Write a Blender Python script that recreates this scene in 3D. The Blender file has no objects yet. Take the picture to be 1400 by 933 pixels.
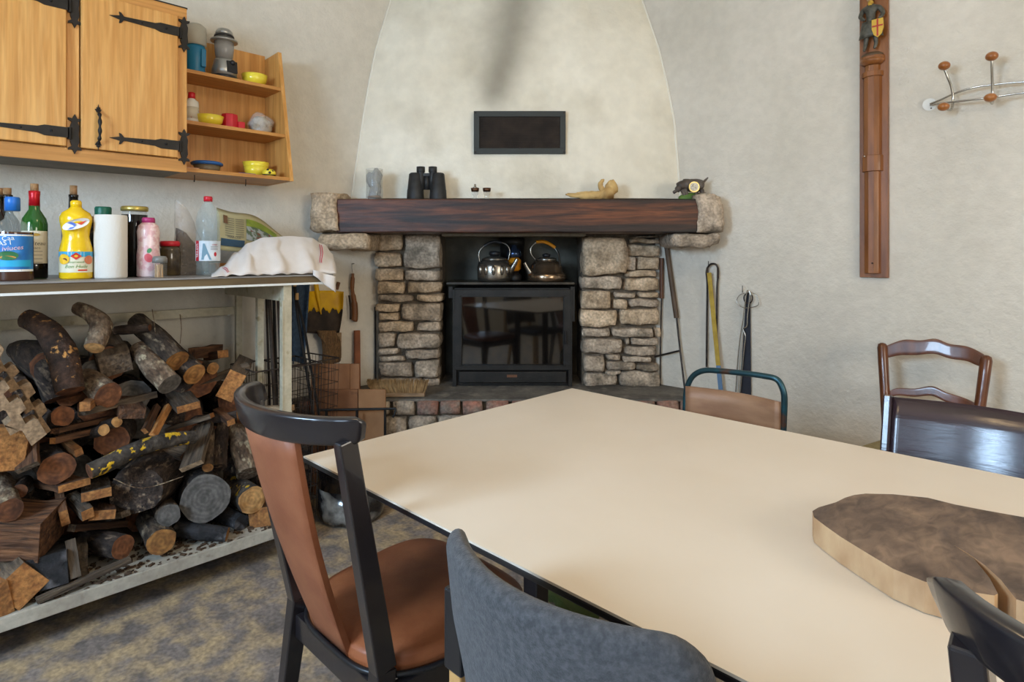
import bpy, bmesh, math, random
from mathutils import Vector, Matrix, noise
# ------------------------------------------------------------------ camera, light, exposure
# room coordinates: X runs along the right wall (towards the viewer), Y along the left wall, corner with the hearth at (XL, YR)
F, CX, HY, H = 817.0, 700.0, 348.0, 1.22
TH = math.radians(44.58)                      # the fireplace sits diagonally across the corner
EX = Vector((math.cos(TH), math.sin(TH), 0)); EY = Vector((-math.sin(TH), math.cos(TH), 0)); EZ = Vector((0, 0, 1))
XL, YR = -3.069, 3.125                        # inner faces of the left and right walls
XR, YB, ZC = 2.3, -1.7, 3.0                   # walls behind the viewer, ceiling
C = bpy.context.scene.collection
S = bpy.context.scene
cam_d = bpy.data.cameras.new('camera'); cam = bpy.data.objects.new('camera', cam_d); C.objects.link(cam)
cam.location = (0, 0, H); cam.rotation_euler = (math.pi/2, 0, TH)
cam_d.sensor_width = 36; cam_d.lens = 36*F/1400; cam_d.shift_y = (HY-466.5)/1400; cam_d.clip_start = 0.02
S.camera = cam
w = bpy.data.worlds.new('world'); S.world = w; w.use_nodes = True
w.node_tree.nodes['Background'].inputs[0].default_value = (0.62, 0.78, 1.0, 1); w.node_tree.nodes['Background'].inputs[1].default_value = 1.2
def area(name, loc, rot, sx, sy, power, col):
    l = bpy.data.lights.new(name, 'AREA'); l.shape = 'RECTANGLE'; l.size = sx; l.size_y = sy; l.energy = power; l.color = col
    o = bpy.data.objects.new(name, l); C.objects.link(o); o.location = loc; o.rotation_euler = rot; return o
area('window_and_fill_light', (-1.1, YB+.01, 1.8), (math.radians(66), 0, 0), .85, .75, 100, (.52, .74, 1))
area('window_and_fill_light', (.75, YB+.01, 1.55), (math.radians(72), 0, 0), .8, 1.1, 28, (.55, .76, 1))
area('window_and_fill_light', (XR-.03, 1.2, 1.6), (math.pi/2, 0, math.pi/2), 1.2, 1.1, 44, (1, .90, .75))  # unseen warm side light, added to brighten the hood and left wall
def lamp_light(name, loc, power, col, r):
    l = bpy.data.lights.new(name, 'POINT'); l.energy = power; l.color = col; l.shadow_soft_size = r
    o = bpy.data.objects.new(name, l); C.objects.link(o); o.location = loc; return o
lamp_light('ceiling_lamp_glow', (-.7, 1.0, 2.5), 19, (1, .72, .40), .22)
S.view_settings.view_transform = 'Standard'; S.view_settings.look = 'None'; S.view_settings.gamma = 1
S.view_settings.use_curve_mapping = False; S.view_settings.exposure = 0.04
# ------------------------------------------------------------------ pixels of the photograph turned into points on real planes
def ray(px, py): return EX*((px-CX)/F) + EY + EZ*((HY-py)/F)
EYE = Vector((0, 0, H))
def atX(px, py, w=0.0):
    r = ray(px, py); return EYE + r*((XL+w)/r.x)
def atY(px, py, w=0.0):
    r = ray(px, py); return EYE + r*((YR-w)/r.y)
def atZ(px, py, z):
    r = ray(px, py); return EYE + r*((z-H)/r.z)
def atD(px, py, D): return EYE + ray(px, py)*D
def fp(x, d, z): return EX*x + EY*d + EZ*z
def depth(p): return (p-EYE).dot(EY)
# ------------------------------------------------------------------ materials
def rgb(h):
    v = [int(h[i:i+2], 16)/255 for i in (0, 2, 4)]
    return tuple(c/12.92 if c <= .04045 else ((c+.055)/1.055)**2.4 for c in v) + (1,)
MATS = {}
def mat(name, c1, c2=None, rough=.6, metal=0, scale=8, stretch=(1, 1, 1), detail=6, bump=0, bscale=None, contrast=(.35, .65), trans=0, ior=1.45, coat=0, spec=.5, alpha=1, vary=0, c3=None, s3=3, t3=(.55, .7), dist=0, sheen=0, emit=0, grit=0, gs=60, bd=.004):
    m = bpy.data.materials.new(name); m.use_nodes = True; nt = m.node_tree; N = nt.nodes; L = nt.links
    b = N['Principled BSDF']; MATS[name] = m
    c1 = rgb(c1); b.inputs['Base Color'].default_value = c1
    b.inputs['Roughness'].default_value = rough; b.inputs['Metallic'].default_value = metal
    b.inputs['Transmission Weight'].default_value = trans; b.inputs['IOR'].default_value = ior
    b.inputs['Coat Weight'].default_value = coat; b.inputs['Specular IOR Level'].default_value = spec
    b.inputs['Sheen Weight'].default_value = sheen
    b.inputs['Alpha'].default_value = alpha
    m.diffuse_color = c1
    tc = N.new('ShaderNodeTexCoord'); mp = N.new('ShaderNodeMapping'); mp.inputs['Scale'].default_value = stretch
    oi = N.new('ShaderNodeObjectInfo'); ad = N.new('ShaderNodeVectorMath'); ad.operation = 'ADD'
    mu = N.new('ShaderNodeMath'); mu.operation = 'MULTIPLY'; mu.inputs[1].default_value = 37.0 if vary else 0
    L.new(oi.outputs['Random'], mu.inputs[0]); L.new(tc.outputs['Object'], ad.inputs[0]); L.new(mu.outputs[0], ad.inputs[1])
    L.new(ad.outputs[0], mp.inputs['Vector'])
    def nz(sc, det=detail):
        n = N.new('ShaderNodeTexNoise'); n.inputs['Scale'].default_value = sc; n.inputs['Detail'].default_value = det; n.inputs['Distortion'].default_value = dist
        L.new(mp.outputs[0], n.inputs['Vector']); return n
    def rampmix(a, bcol, fac, lo, hi):
        mr = N.new('ShaderNodeMapRange'); mr.inputs['From Min'].default_value = lo; mr.inputs['From Max'].default_value = hi
        L.new(fac, mr.inputs['Value'])
        x = N.new('ShaderNodeMix'); x.data_type = 'RGBA'
        L.new(mr.outputs[0], x.inputs[0])
        if isinstance(a, tuple): x.inputs[6].default_value = a
        else: L.new(a, x.inputs[6])
        x.inputs[7].default_value = bcol
        return x.outputs[2]
    col = c1
    if c2: col = rampmix(c1, rgb(c2), nz(scale).outputs[0], *contrast)
    if c3: col = rampmix(col, rgb(c3), nz(s3, 5).outputs[0], *t3)
    if grit:
        if isinstance(col, tuple):
            x = N.new('ShaderNodeRGB'); x.outputs[0].default_value = col; col = x.outputs[0]
        hs = N.new('ShaderNodeHueSaturation'); mr = N.new('ShaderNodeMapRange'); mr.inputs['From Min'].default_value = .35; mr.inputs['From Max'].default_value = .65; mr.inputs['To Min'].default_value = 1-grit; mr.inputs['To Max'].default_value = 1+grit
        L.new(nz(gs, 4).outputs[0], mr.inputs['Value']); L.new(mr.outputs[0], hs.inputs['Value']); L.new(col, hs.inputs['Color']); col = hs.outputs[0]
    if vary and not isinstance(col, tuple):
        hs = N.new('ShaderNodeHueSaturation'); mr = N.new('ShaderNodeMapRange')
        mr.inputs['To Min'].default_value = 1-vary; mr.inputs['To Max'].default_value = 1+vary
        L.new(oi.outputs['Random'], mr.inputs['Value']); L.new(mr.outputs[0], hs.inputs['Value']); L.new(col, hs.inputs['Color']); col = hs.outputs[0]
    if not isinstance(col, tuple): L.new(col, b.inputs['Base Color'])
    if bump:
        bp = N.new('ShaderNodeBump'); bp.inputs['Strength'].default_value = bump; bp.inputs['Distance'].default_value = bd
        L.new(nz(bscale or scale*3).outputs[0], bp.inputs['Height']); L.new(bp.outputs[0], b.inputs['Normal'])
    return m
def ringmat(name, c1, c2, freq=420, vary=.15):          # cut log end: growth rings from the cap's UV
    m = mat(name, c1, c2, rough=.85, scale=30, bump=.5, bscale=120, vary=vary, grit=.25, gs=45); nt = m.node_tree; N = nt.nodes; L = nt.links
    uv = N.new('ShaderNodeTexCoord'); ln = N.new('ShaderNodeVectorMath'); ln.operation = 'LENGTH'; L.new(uv.outputs['UV'], ln.inputs[0])
    s = N.new('ShaderNodeMath'); s.operation = 'MULTIPLY'; s.inputs[1].default_value = freq; L.new(ln.outputs['Value'], s.inputs[0])
    n = N.new('ShaderNodeTexNoise'); n.inputs['Scale'].default_value = 25; L.new(uv.outputs['UV'], n.inputs['Vector'])
    a = N.new('ShaderNodeMath'); a.operation = 'MULTIPLY_ADD'; a.inputs[1].default_value = 9; L.new(n.outputs[0], a.inputs[0]); L.new(s.outputs[0], a.inputs[2])
    si = N.new('ShaderNodeMath'); si.operation = 'SINE'; L.new(a.outputs[0], si.inputs[0])
    mr = N.new('ShaderNodeMapRange'); mr.inputs['From Min'].default_value = -1; mr.inputs['To Min'].default_value = .78; mr.inputs['To Max'].default_value = 1.04; L.new(si.outputs[0], mr.inputs['Value'])
    b = N['Principled BSDF']; lk = b.inputs['Base Color'].links[0]; src = lk.from_socket
    hs = N.new('ShaderNodeHueSaturation'); L.new(src, hs.inputs['Color']); L.new(mr.outputs[0], hs.inputs['Value']); L.new(hs.outputs[0], b.inputs['Base Color'])
    return m
plaster = mat('plaster', 'd8d0c2', 'ccc4b5', rough=.92, scale=1.6, bump=.7, bscale=60, c3='b9b1a4', s3=.9, t3=(.5, .9), grit=.035, gs=22, bd=.006)
floor_m = mat('worn_floor', '8a7e76', '6a615c', rough=.62, scale=9, bump=.4, bscale=50, c3='ae9674', s3=11, t3=(.42, .62), detail=15, grit=.26, gs=70)
ceil_m = mat('ceiling_paint', 'e8e2d5', rough=.9)
oak = mat('golden_oak', 'cf9650', 'bb803c', rough=.42, scale=2.2, stretch=(26, 26, 1.3), detail=8, bump=.08, bscale=12, c3='d9a460', s3=1.6, t3=(.5, .75), dist=.5, grit=.06, gs=5)
oak_h = mat('golden_oak_along', 'c68b47', 'ad7334', rough=.45, scale=2.2, stretch=(26, 1.3, 26), detail=8, bump=.08, bscale=12, grit=.06, gs=5)
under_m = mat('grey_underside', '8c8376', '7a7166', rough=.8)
iron = mat('black_iron', '1a1817', '262321', rough=.5, metal=.4, scale=20, bump=.2, bscale=90)
darkiron = mat('stove_iron', '26231f', '1a1816', rough=.55, metal=.3, scale=14, bump=.3, bscale=120)
soot = mat('sooty_plaster', '6a675c', '4a4740', rough=.95, scale=5, bump=.3, bscale=20)
stone_m = mat('limestone', 'cfb79a', 'ab9478', rough=.92, scale=16, detail=12, bump=1, bscale=45, vary=.14, c3='86725a', s3=9, t3=(.54, .72), grit=.28, gs=75, bd=.012)
stone_g = mat('grey_limestone', 'bdab96', '988876', rough=.92, scale=16, detail=12, bump=1, bscale=45, vary=.18, c3='6f6455', s3=9, t3=(.5, .7), grit=.28, gs=75, bd=.012)
mortar = mat('mortar', '6e6252', '564c40', rough=.97, scale=20, bump=.8, bscale=70, grit=.2)
brick_m = mat('old_brick', '94604e', '7d6f63', rough=.9, scale=14, bump=1, bscale=50, vary=.15, grit=.25, gs=70, bd=.01)
hearth_m = mat('hearth_slab', '6f6960', '4c4843', rough=.9, scale=5, bump=.6, bscale=30, c3='80796e', s3=9, grit=.15, gs=50)
beam_m = mat('old_beam', '6e3c20', '331c12', rough=.5, scale=2.4, stretch=(.7, 8, 9), detail=10, bump=.5, bscale=8, c3='15100e', s3=.6, t3=(.42, .66), dist=1.6, grit=.3, gs=7)
# ------------------------------------------------------------------ mesh builder
class MB:
    def __init__(s): s.v = []; s.f = []; s.mi = []; s.sm = []; s.uv = {}
    def add(s, vs, fs, m=0, smooth=False):
        o = len(s.v); s.v += [Vector(v) for v in vs]
        for f in fs: s.f.append([i+o for i in f]); s.mi.append(m); s.sm.append(smooth)
        return s
    def box(s, lo, hi, m=0, rot=None, piv=None):
        x0, y0, z0 = lo; x1, y1, z1 = hi
        vs = [Vector(p) for p in ((x0,y0,z0),(x1,y0,z0),(x1,y1,z0),(x0,y1,z0),(x0,y0,z1),(x1,y0,z1),(x1,y1,z1),(x0,y1,z1))]
        if rot is not None:
            pv = Vector(piv) if piv is not None else (Vector(lo)+Vector(hi))/2
            vs = [rot @ (v-pv) + pv for v in vs]
        return s.add(vs, [(0,3,2,1),(4,5,6,7),(0,1,5,4),(1,2,6,5),(2,3,7,6),(3,0,4,7)], m)
    def bar(s, p, q, wd, th, up=(0, 0, 1), m=0, w2=None, t2=None):     # rectangular bar from p to q; wd across, th along 'up'
        p = Vector(p); q = Vector(q); d = (q-p).normalized(); up = Vector(up); a = d.cross(up).normalized(); u = a.cross(d).normalized()
        w2 = w2 or wd; t2 = t2 or th; vs = []
        for c, ww, tt in ((p, wd, th), (q, w2, t2)):
            vs += [c+a*ww/2*sx+u*tt/2*sz for sx, sz in ((-1,-1),(1,-1),(1,1),(-1,1))]
        return s.add(vs, [(0,1,2,3),(7,6,5,4),(0,4,5,1),(1,5,6,2),(2,6,7,3),(3,7,4,0)], m)
    def tube(s, pts, r, n=10, m=0, closed=False, caps=True, capm=None, smooth=True, flat=1.0, jit=None):
        pts = [Vector(p) for p in pts]; k = len(pts)
        rs = r if isinstance(r, (list, tuple)) else [r]*k
        o = len(s.v); ref = None
        for i, p in enumerate(pts):
            if closed: d = pts[(i+1) % k]-pts[i-1]
            else: d = pts[min(i+1, k-1)]-pts[max(i-1, 0)]
            d.normalize()
            if ref is None:
                ref = Vector((0, 0, 1)) if abs(d.z) < .9 else Vector((1, 0, 0))
            a = (ref - d*ref.dot(d)).normalized(); ref = a; b = d.cross(a)
            for j in range(n):
                t = 2*math.pi*j/n; rr = rs[i]
                if jit: rr *= jit(p, t)
                s.v.append(p + a*math.cos(t)*rr*flat + b*math.sin(t)*rr)
        for i in range(k if closed else k-1):
            for j in range(n):
                i2 = (i+1) % k; s.f.append([o+i*n+j, o+i*n+(j+1) % n, o+i2*n+(j+1) % n, o+i2*n+j][::-1]); s.mi.append(m); s.sm.append(smooth)
        if caps and not closed:
            cm = m if capm is None else capm
            for end, base in ((0, o), (1, o+(k-1)*n)):
                ring = [s.v[base+j].copy() for j in range(n)]; cen = sum(ring, Vector())/n
                b0 = len(s.v); s.v += ring; f = [b0+j for j in range(n)]
                if end == 1: f = f[::-1]
                s.f.append(f[::1]); s.mi.append(cm); s.sm.append(False)
                ax = (ring[0]-cen).normalized(); nrm = (ring[0]-cen).cross(ring[n//4]-cen).normalized(); ay = nrm.cross(ax)
                for idx in f: q = s.v[idx]-cen; s.uv[idx] = (q.dot(ax), q.dot(ay))
        return s
    def lathe(s, prof, n=24, m=0, c=(0, 0, 0), smooth=True, mz=None, arc=None):
        c = Vector(c); o = len(s.v); k = len(prof)
        a0, a1 = arc if arc else (0, 2*math.pi); nn = n+1 if arc else n
        for r, z in prof:
            for j in range(nn):
                t = a0+(a1-a0)*j/n; s.v.append(c+Vector((r*math.cos(t), r*math.sin(t), z)))
        for i in range(k-1):
            mm = m if mz is None else mz((prof[i][1]+prof[i+1][1])/2)
            for j in range(n):
                j2 = (j+1) if arc else (j+1) % n
                s.f.append([o+i*nn+j, o+i*nn+j2, o+(i+1)*nn+j2, o+(i+1)*nn+j]); s.mi.append(mm); s.sm.append(smooth)
        if not arc:
            if prof[0][0] > 1e-5: s.f.append([o+j for j in range(n)][::-1]); s.mi.append(m); s.sm.append(False)
            if prof[-1][0] > 1e-5: s.f.append([o+(k-1)*n+j for j in range(n)]); s.mi.append(m); s.sm.append(False)
        return s
    def prism(s, poly, axis, lo, hi, m=0, mside=None):   # polygon in the plane normal to axis, extruded lo..hi
        def pt(a, b, c): return {'x': (c, a, b), 'y': (a, c, b), 'z': (a, b, c)}[axis]
        n = len(poly); o = len(s.v)
        for c in (lo, hi): s.v += [Vector(pt(a, b, c)) for a, b in poly]
        s.f += [[o+i for i in range(n)][::-1], [o+n+i for i in range(n)]]; s.mi += [m, m]; s.sm += [False]*2
        for i in range(n):
            j = (i+1) % n; s.f.append([o+i, o+j, o+n+j, o+n+i]); s.mi.append(m if mside is None else mside); s.sm.append(False)
        return s
    def grid(s, fn, nu, nv, m=0, smooth=True, thick=0, closeu=False):
        o = len(s.v)
        P = [[Vector(fn(i/(nu-1), j/(nv-1))) for i in range(nu)] for j in range(nv)]
        for row in P: s.v += row
        fs = [[o+j*nu+i, o+j*nu+i+1, o+(j+1)*nu+i+1, o+(j+1)*nu+i] for j in range(nv-1) for i in range(nu-1)]
        for f in fs: s.f.append(f); s.mi.append(m); s.sm.append(smooth)
        if thick:
            o2 = len(s.v)
            for j in range(nv):
                for i in range(nu):
                    du = P[j][min(i+1, nu-1)]-P[j][max(i-1, 0)]; dv = P[min(j+1, nv-1)][i]-P[max(j-1, 0)][i]
                    n = du.cross(dv)
                    n = n.normalized() if n.length > 1e-9 else Vector((0, 0, 1))
                    s.v.append(P[j][i]-n*thick)
            for f in fs: s.f.append([a-o+o2 for a in f][::-1]); s.mi.append(m); s.sm.append(smooth)
            def edge(ids):
                for a, b in zip(ids, ids[1:]): s.f.append([a, o2+a-o, o2+b-o, b]); s.mi.append(m); s.sm.append(False)
            edge([o+i for i in range(nu)]); edge([o+(nv-1)*nu+i for i in range(nu)][::-1])
            edge([o+j*nu for j in range(nv)][::-1]); edge([o+j*nu+nu-1 for j in range(nv)])
        return s
    def ball(s, c, r, n=14, m=0, sc=(1, 1, 1), jit=0, rot=None, seed=0):
        c = Vector(c); o = len(s.v); k = n//2
        for i in range(k+1):
            ph = math.pi*i/k
            for j in range(n):
                t = 2*math.pi*j/n; d = Vector((math.sin(ph)*math.cos(t), math.sin(ph)*math.sin(t), -math.cos(ph)))
                rr = r*(1+jit*noise.noise(d*1.7+Vector((seed*7.3, 0, 0))))
                q = Vector((d.x*rr*sc[0], d.y*rr*sc[1], d.z*rr*sc[2]))
                s.v.append(c+(rot @ q if rot is not None else q))
        for i in range(k):
            for j in range(n): s.f.append([o+i*n+j, o+i*n+(j+1) % n, o+(i+1)*n+(j+1) % n, o+(i+1)*n+j]); s.mi.append(m); s.sm.append(True)
        return s
    def mesh(s, name, mats, origin=None, bevel=0):
        me = bpy.data.meshes.new(name); og = Vector(origin) if origin is not None else None
        me.from_pydata([v-og if og is not None else v for v in s.v], [], s.f)
        for m in (mats if isinstance(mats, (list, tuple)) else [mats]): me.materials.append(m)
        me.polygons.foreach_set('material_index', s.mi); me.polygons.foreach_set('use_smooth', s.sm)
        if s.uv:
            uvl = me.uv_layers.new(name='uv')
            for l in me.loops: uvl.data[l.index].uv = s.uv.get(l.vertex_index, (0, 0))
        bm = bmesh.new(); bm.from_mesh(me)
        bmesh.ops.remove_doubles(bm, verts=bm.verts, dist=1e-6) if not s.uv else None
        bmesh.ops.recalc_face_normals(bm, faces=bm.faces); bm.to_mesh(me); bm.free()
        me.update(); return me
    def build(s, name, mats, parent=None, bevel=0, loc=None, rz=0, sub=0, world=False):
        if world and parent is not None:
            inv = wm(parent).inverted(); s.v = [inv @ v for v in s.v]
        me = s.mesh(name, mats, origin=loc if (world and parent is None) else None)
        o = bpy.data.objects.new(name, me); C.objects.link(o)
        if parent is not None: o.parent = parent
        if loc is not None: o.location = loc
        if rz: o.rotation_euler.z = rz
        if bevel:
            b = o.modifiers.new('bevel', 'BEVEL'); b.width = bevel; b.segments = 2; b.limit_method = 'ANGLE'; b.angle_limit = .7; b.harden_normals = False
        if sub: q = o.modifiers.new('subdivision', 'SUBSURF'); q.levels = sub; q.render_levels = sub
        return o
def wm(o):
    m = Matrix.Translation(o.location) @ o.rotation_euler.to_matrix().to_4x4()
    return wm(o.parent) @ m if o.parent else m
def tag(o, label=None, cat=None, group=None, kind=None):
    if label: o['label'] = label
    if cat: o['category'] = cat
    if group: o['group'] = group
    if kind: o['kind'] = kind
    return o
def thing(name, label, cat, loc, rz=0, group=None, rot=None):
    o = bpy.data.objects.new(name, None); C.objects.link(o); o.location = loc; o.rotation_euler = rot or (0, 0, rz); o.empty_display_size = .05
    return tag(o, label, cat, group)
def copy_tree(o, parent=None):
    c = o.copy(); C.objects.link(c); c.parent = parent
    for ch in list(o.children): copy_tree(ch, c)
    return c
def text_mb(txt, size, fn, m=0, mb=None, align='CENTER', shear=0):      # flat lettering mapped by fn(x, y) onto its surface
    cu = bpy.data.curves.new('lettering', 'FONT'); cu.body = txt; cu.size = size; cu.align_x = align; cu.align_y = 'CENTER'; cu.shear = shear; cu.resolution_u = 2
    o = bpy.data.objects.new('lettering', cu); C.objects.link(o); bpy.context.view_layer.update()
    me = bpy.data.meshes.new_from_object(o.evaluated_get(bpy.context.evaluated_depsgraph_get()))
    mb = mb or MB(); mb.add([fn(v.co.x, v.co.y) for v in me.vertices], [list(p.vertices) for p in me.polygons], m)
    bpy.data.objects.remove(o); bpy.data.meshes.remove(me); bpy.data.curves.remove(cu)
    return mb
def struct(name, mb, m, parent=None, bevel=0, **k):
    o = mb.build(name, m, parent, bevel, **k)
    if parent is None: o['kind'] = 'structure'
    return o
R = math.radians
# ------------------------------------------------------------------ room shell
struct('floor', MB().box((XL-.2, YB-.2, -.1), (XR+.2, YR+.2, 0)), floor_m)
struct('ceiling', MB().box((XL-.2, YB-.2, ZC), (XR+.2, YR+.2, ZC+.1)), ceil_m)
struct('wall_left', MB().box((XL-.2, YB-.2, 0), (XL, YR+.2, ZC)), plaster)
struct('wall_right', MB().box((XL, YR, 0), (XR+.2, YR+.2, ZC)), plaster)
def wall_holes(name, axis, c0, c1, lo, hi, holes):
    mb = MB(); us = sorted({lo, hi} | {h[0] for h in holes} | {h[1] for h in holes}); zs = sorted({0, ZC} | {h[2] for h in holes} | {h[3] for h in holes})
    for a, b in zip(us, us[1:]):
        for z0, z1 in zip(zs, zs[1:]):
            if any(h[0] <= (a+b)/2 <= h[1] and h[2] <= (z0+z1)/2 <= h[3] for h in holes): continue
            mb.box((a, c0, z0), (b, c1, z1)) if axis == 'y' else mb.box((c0, a, z0), (c1, b, z1))
    return struct(name, mb, plaster)
HB = [(-1.62, -.58, 1.35, 2.25), (.3, 1.2, .9, 2.2)]
HR = [(.55, 1.85, 1.0, 2.2)]  # unseen side window, added to go with the warm fill light
wall_holes('wall_rear', 'y', YB-.2, YB, XL, XR+.2, HB)
wall_holes('wall_side', 'x', XR, XR+.2, YB, YR, HR)
white_paint = mat('white_window_paint', 'd9d9d4', rough=.5)
glass_m = mat('window_glass', 'ffffff', rough=.02, trans=1, ior=1.02)
n = 0
for (axis, hs) in (('y', HB), ('x', HR)):
    for (a, b, z0, z1) in hs:
        n += 1; c = YB-.14 if axis == 'y' else XR+.1
        def bx(mb, u0, u1, p0, p1, t=.04): return mb.box((u0, c, p0), (u1, c+t, p1)) if axis == 'y' else mb.box((c, u0, p0), (c+t, u1, p1))
        mb = MB(); mid = (a+b)/2
        for r_ in ((a, a+.06, z0, z1), (b-.06, b, z0, z1), (a, b, z0, z0+.06), (a, b, z1-.06, z1), (mid-.03, mid+.03, z0, z1), (a, b, (z0+z1)/2-.015, (z0+z1)/2+.015)): bx(mb, *r_)
        fr = struct('window_%d' % n, mb, white_paint)
        o = bx(MB(), a+.05, b-.05, z0+.05, z1-.05, .006).build('pane', glass_m, fr); o.location = (0, .05, 0) if axis == 'y' else (.05, 0, 0)
# ------------------------------------------------------------------ chimney hood and diagonal fireplace
rows = [(272, 480, 931), (235, 485, 928), (168, 495, 923), (117, 503.6, 913), (67, 513.6, 901), (0, 534, 878), (-60, 556, 852), (-130, 590, 815)]
def hood_pt(u, v, off=0):
    t = v*(len(rows)-1); i = min(int(t), len(rows)-2); f = t-i
    y = rows[i][0]*(1-f)+rows[i+1][0]*f; xl = rows[i][1]*(1-f)+rows[i+1][1]*f; xr = rows[i][2]*(1-f)+rows[i+1][2]*f
    A = atX(xl, y); B = atY(xr, y)
    # both on the walls at about the same height: level them
    z = (A.z+B.z)/2; P = A.lerp(B, u); P.z = z
    ed = min(u, 1-u)
    P -= EY*(.035*(1-math.exp(-ed*14)) + .05*math.sin(math.pi*u)**.7*min(1, v*1.5))
    P -= EY*(.006*noise.noise(P*2.3)+.003*noise.noise(P*7)+off)
    return P
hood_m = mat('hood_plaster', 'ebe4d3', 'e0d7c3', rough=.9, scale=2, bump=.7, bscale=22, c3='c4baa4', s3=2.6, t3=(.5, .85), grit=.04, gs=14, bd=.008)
def dark_band(m):                                                   # darker band widening upwards from the warm-air grille
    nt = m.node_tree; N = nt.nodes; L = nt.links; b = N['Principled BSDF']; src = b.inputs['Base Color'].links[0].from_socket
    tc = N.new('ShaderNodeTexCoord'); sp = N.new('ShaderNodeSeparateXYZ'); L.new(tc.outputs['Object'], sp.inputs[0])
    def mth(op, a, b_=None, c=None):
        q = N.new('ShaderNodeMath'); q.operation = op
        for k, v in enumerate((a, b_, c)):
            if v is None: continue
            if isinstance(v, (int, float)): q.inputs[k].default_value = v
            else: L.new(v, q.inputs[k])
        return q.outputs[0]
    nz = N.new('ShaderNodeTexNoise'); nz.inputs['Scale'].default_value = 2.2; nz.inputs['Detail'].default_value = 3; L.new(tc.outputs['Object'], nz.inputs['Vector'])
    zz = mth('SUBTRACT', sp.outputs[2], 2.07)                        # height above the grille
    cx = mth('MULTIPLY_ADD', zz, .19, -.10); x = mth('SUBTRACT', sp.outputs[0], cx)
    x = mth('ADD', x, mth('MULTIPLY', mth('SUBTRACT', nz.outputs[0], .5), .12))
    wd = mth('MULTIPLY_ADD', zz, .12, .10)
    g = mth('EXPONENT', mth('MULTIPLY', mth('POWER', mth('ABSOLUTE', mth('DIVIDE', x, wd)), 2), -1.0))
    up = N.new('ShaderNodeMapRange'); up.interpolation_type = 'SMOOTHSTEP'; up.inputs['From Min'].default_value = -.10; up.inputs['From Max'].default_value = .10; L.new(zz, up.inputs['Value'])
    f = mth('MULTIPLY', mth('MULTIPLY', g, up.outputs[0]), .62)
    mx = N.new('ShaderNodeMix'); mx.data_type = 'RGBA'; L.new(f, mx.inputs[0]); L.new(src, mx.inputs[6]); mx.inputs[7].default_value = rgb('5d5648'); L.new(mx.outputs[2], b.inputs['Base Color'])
dark_band(hood_m)
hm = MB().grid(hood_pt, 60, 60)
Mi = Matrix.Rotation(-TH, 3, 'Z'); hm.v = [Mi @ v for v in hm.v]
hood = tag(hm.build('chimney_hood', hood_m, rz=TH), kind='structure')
# white bead of plaster where hood meets the walls
for e in (0, 1):
    mb = MB().tube([Mi @ (hood_pt(abs(e-.002), v/40)) for v in range(41)], .006, 6); mb.build('trim_bead', mat('bead_plaster%d' % e, 'e6e1d3', rough=.9), hood)
DP = 3.5                                                            # depth of the pillar faces
def rock(name, lo, hi, m, parent, seed, rnd=.3, amp=.008, sub=3):     # a rounded irregular stone filling a box (local coordinates of its parent)
    lo = Vector(lo); hi = Vector(hi); c = (lo+hi)/2; h = (hi-lo)/2; mb = MB(); k = sub
    rr = random.Random(seed); sk = [Vector((rr.uniform(-.12, .12), 0, rr.uniform(-.12, .12))) for _ in range(4)]
    P = {}
    def vert(a, b, c_):
        key = (round(a, 4), round(b, 4), round(c_, 4))
        if key not in P:
            q = Vector(key); q = q.lerp(q.normalized()*1.12, rnd) if q.length else q
            q = Vector([max(-1, min(1, x)) for x in q])
            corner = sk[(0 if a < 0 else 1)+(0 if c_ < 0 else 2)]*abs(a)*abs(c_)
            r_ = min(h.x, h.z)*.6
            w_ = Vector((c.x+q.x*h.x+corner.x*r_, c.y+q.y*h.y, c.z+q.z*h.z+corner.z*r_)) 
            nn = noise.noise_vector(w_*14+Vector((seed*3.1, 0, 0)))*amp
            P[key] = len(mb.v); mb.v.append(w_-c+nn)
        return P[key]
    st = [-1+2*i/k for i in range(k+1)]
    for ax in range(3):
        for sg in (-1, 1):
            for i in range(k):
                for j in range(k):
                    q = []
                    for (a, b) in ((st[i], st[j]), (st[i+1], st[j]), (st[i+1], st[j+1]), (st[i], st[j+1])):
                        t = [0, 0, 0]; t[ax] = sg; t[(ax+1) % 3] = a; t[(ax+2) % 3] = b; q.append(vert(*t))
                    mb.f.append(q if sg > 0 else q[::-1]); mb.mi.append(0); mb.sm.append(True)
    o = mb.build(name, m, parent); o.location = c
    return o
LP = [(85,75,237,170),(238,75,440,265),(88,175,235,255),(88,258,242,325),(247,268,442,328),(97,328,250,395),(257,330,445,392),(100,398,298,438),(306,398,450,438),(95,445,225,493),(224,443,445,541),(105,497,220,538),(103,543,297,600),(310,545,440,597),(103,603,203,682),(207,603,440,686),(103,683,218,722),(247,690,433,742),(108,724,245,757),(108,759,293,838),(297,745,433,842),(345,845,433,890),(110,842,340,890)]
RP = [(370,85,612,300,1),(622,84,785,100),(622,102,788,130),(612,132,785,195),(600,197,658,268),(663,199,782,270),(598,272,768,307),(362,300,587,373),(592,310,780,383),(362,378,533,477),(538,386,661,418),(665,386,780,417),(536,420,612,478),(614,420,782,466),(358,480,565,572),(568,470,782,560),(368,576,523,628),(528,574,755,626),(759,570,782,624),(367,632,590,712),(593,630,622,668),(626,627,782,667),(593,670,768,720),(378,722,493,810),(497,717,580,748),(584,724,742,761),(497,750,653,795),(657,765,782,802),(497,797,580,825),(382,812,563,890),(568,806,782,890)]
HZ = H-179/F*DP                                                     # hearth top
frame0 = (0, 0, 0)
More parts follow.
